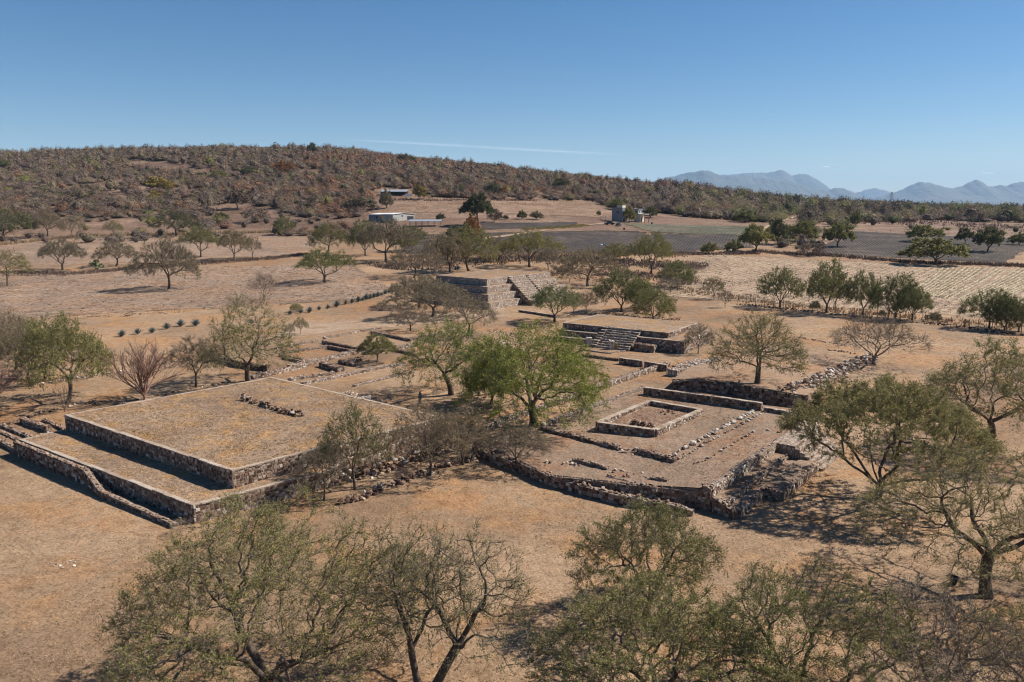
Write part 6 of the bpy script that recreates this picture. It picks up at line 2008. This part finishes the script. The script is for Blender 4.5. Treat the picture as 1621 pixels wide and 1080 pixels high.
range_('pale blue distant massif left of the gap', [(900, 330), (985, 305), (1030, 290), (1055, 283), (1085, 281), (1140, 279), (1165, 277), (1185, 275), (1205, 276), (1222, 272), (1232, 271), (1246, 279), (1262, 277), (1275, 279), (1290, 288), (1305, 300), (1330, 320), (1345, 330)], 21000, 3000, 1)
range_('nearer blue hills before the left massif', [(960, 332), (1030, 288), (1050, 283), (1080, 276), (1105, 272), (1118, 274), (1135, 281), (1180, 282), (1220, 285), (1250, 290), (1285, 300), (1300, 303), (1312, 298), (1322, 299), (1340, 306), (1352, 314), (1370, 330)], 16500, 2500, 2)
range_('faint small far hill in the gap', [(1310, 331), (1345, 306), (1362, 301), (1378, 299), (1392, 302), (1410, 308), (1440, 330)], 23500, 1200, 3)
range_('blue mountain chain on the right', [(1340, 330), (1385, 312), (1412, 304), (1425, 296), (1440, 290), (1455, 290), (1472, 296), (1490, 299), (1506, 297), (1518, 290), (1530, 286), (1540, 288), (1552, 295), (1562, 297), (1572, 294), (1582, 295), (1595, 291), (1608, 289), (1621, 292), (1660, 285), (1720, 292), (1800, 280), (1900, 300), (2000, 330)], 17500, 2600, 4)

# ================================================================== CLOUD STREAK
cm = bpy.data.materials.new('thin_cloud'); cm.use_nodes = True; cn = cm.node_tree
cb_ = cn.nodes["Principled BSDF"]; cb_.inputs["Base Color"].default_value = (.9, .9, .9, 1); cb_.inputs["Roughness"].default_value = 1
tr = cn.nodes.new("ShaderNodeBsdfTransparent"); mx = cn.nodes.new("ShaderNodeMixShader"); at_ = cn.nodes.new("ShaderNodeAttribute"); at_.attribute_name = 'tint'
nz = noise(cn, coords(cn), .0009, 4, .6)
fac = mathn(cn, 'MULTIPLY', at_.outputs["Fac"], ramp(cn, nz, [(.35, (.45,) * 3), (.65, (1,) * 3)]))
cn.links.new(fac, mx.inputs[0]); cn.links.new(tr.outputs[0], mx.inputs[1]); cn.links.new(cb_.outputs[0], mx.inputs[2]); cn.links.new(mx.outputs[0], cn.nodes["Material Output"].inputs[0])
def cloud(label, pts, th, d0, peak, name='cloud', depth=900):
    """a thin layer of high cloud, densest along its middle"""
    k = 60; m = 9
    pts = np.array(pts, float); s = np.linspace(0, 1, k)
    us = np.interp(s, np.linspace(0, 1, len(pts)), pts[:, 0]); vs = np.interp(s, np.linspace(0, 1, len(pts)), pts[:, 1])
    X = np.zeros((m, k)); Y = X.copy(); Z = X.copy(); T = X.copy()
    for j in range(m):
        w = (j / (m - 1) - .5) * 2
        e = np.sin(np.pi * s) ** .6
        X[j] = (us - 810.5) / F * d0; Y[j] = d0 + w * depth * (.3 + e); Z[j] = CAMZ + (YH - vs) / F * d0 + w * th * d0 / F * .5 * (.3 + e)
        T[j] = peak * (1 - w * w) ** 1.5 * np.clip(np.sin(np.pi * s) * 1.6, 0, 1)
    i = np.arange(m * k).reshape(m, k)
    mb = MB(); mb.add(np.stack([X, Y, Z], -1).reshape(-1, 3), np.stack([i[:-1, :-1], i[:-1, 1:], i[1:, 1:], i[1:, :-1]], -1).reshape(-1, 4), tint=T.ravel())
    o = mb.build(name, cm, smooth_=True); tag(o, label, kind='structure')
cloud('long thin white cloud streak above the hill crest', [(515, 223), (700, 233), (880, 243), (1000, 249)], 8, 42000, .15, 'cloud_streak')
cloud('tiny white cloud puff above the mountains', [(1292, 267), (1303, 266), (1314, 268)], 4, 42000, .5)
cloud('tiny white cloud puff above the right mountain chain', [(1543, 277), (1554, 275), (1566, 277)], 4, 42000, .5)

# ================================================================== HAZE
mb = MB(); mb.box((0, 11500, -70), (44000, 28600, 1040))
hm = bpy.data.materials.new('haze'); hm.use_nodes = True; hn = hm.node_tree
hn.nodes.remove(hn.nodes["Principled BSDF"])
pv = hn.nodes.new("ShaderNodeVolumePrincipled"); pv.inputs["Color"].default_value = (.43, .67, 1.0, 1); pv.inputs["Density"].default_value = 3.9e-5; pv.inputs["Anisotropy"].default_value = .0
hn.links.new(pv.outputs[0], hn.nodes["Material Output"].inputs["Volume"])
tag(mb.build('haze', hm), 'thin blue haze over the valley', kind='stuff')
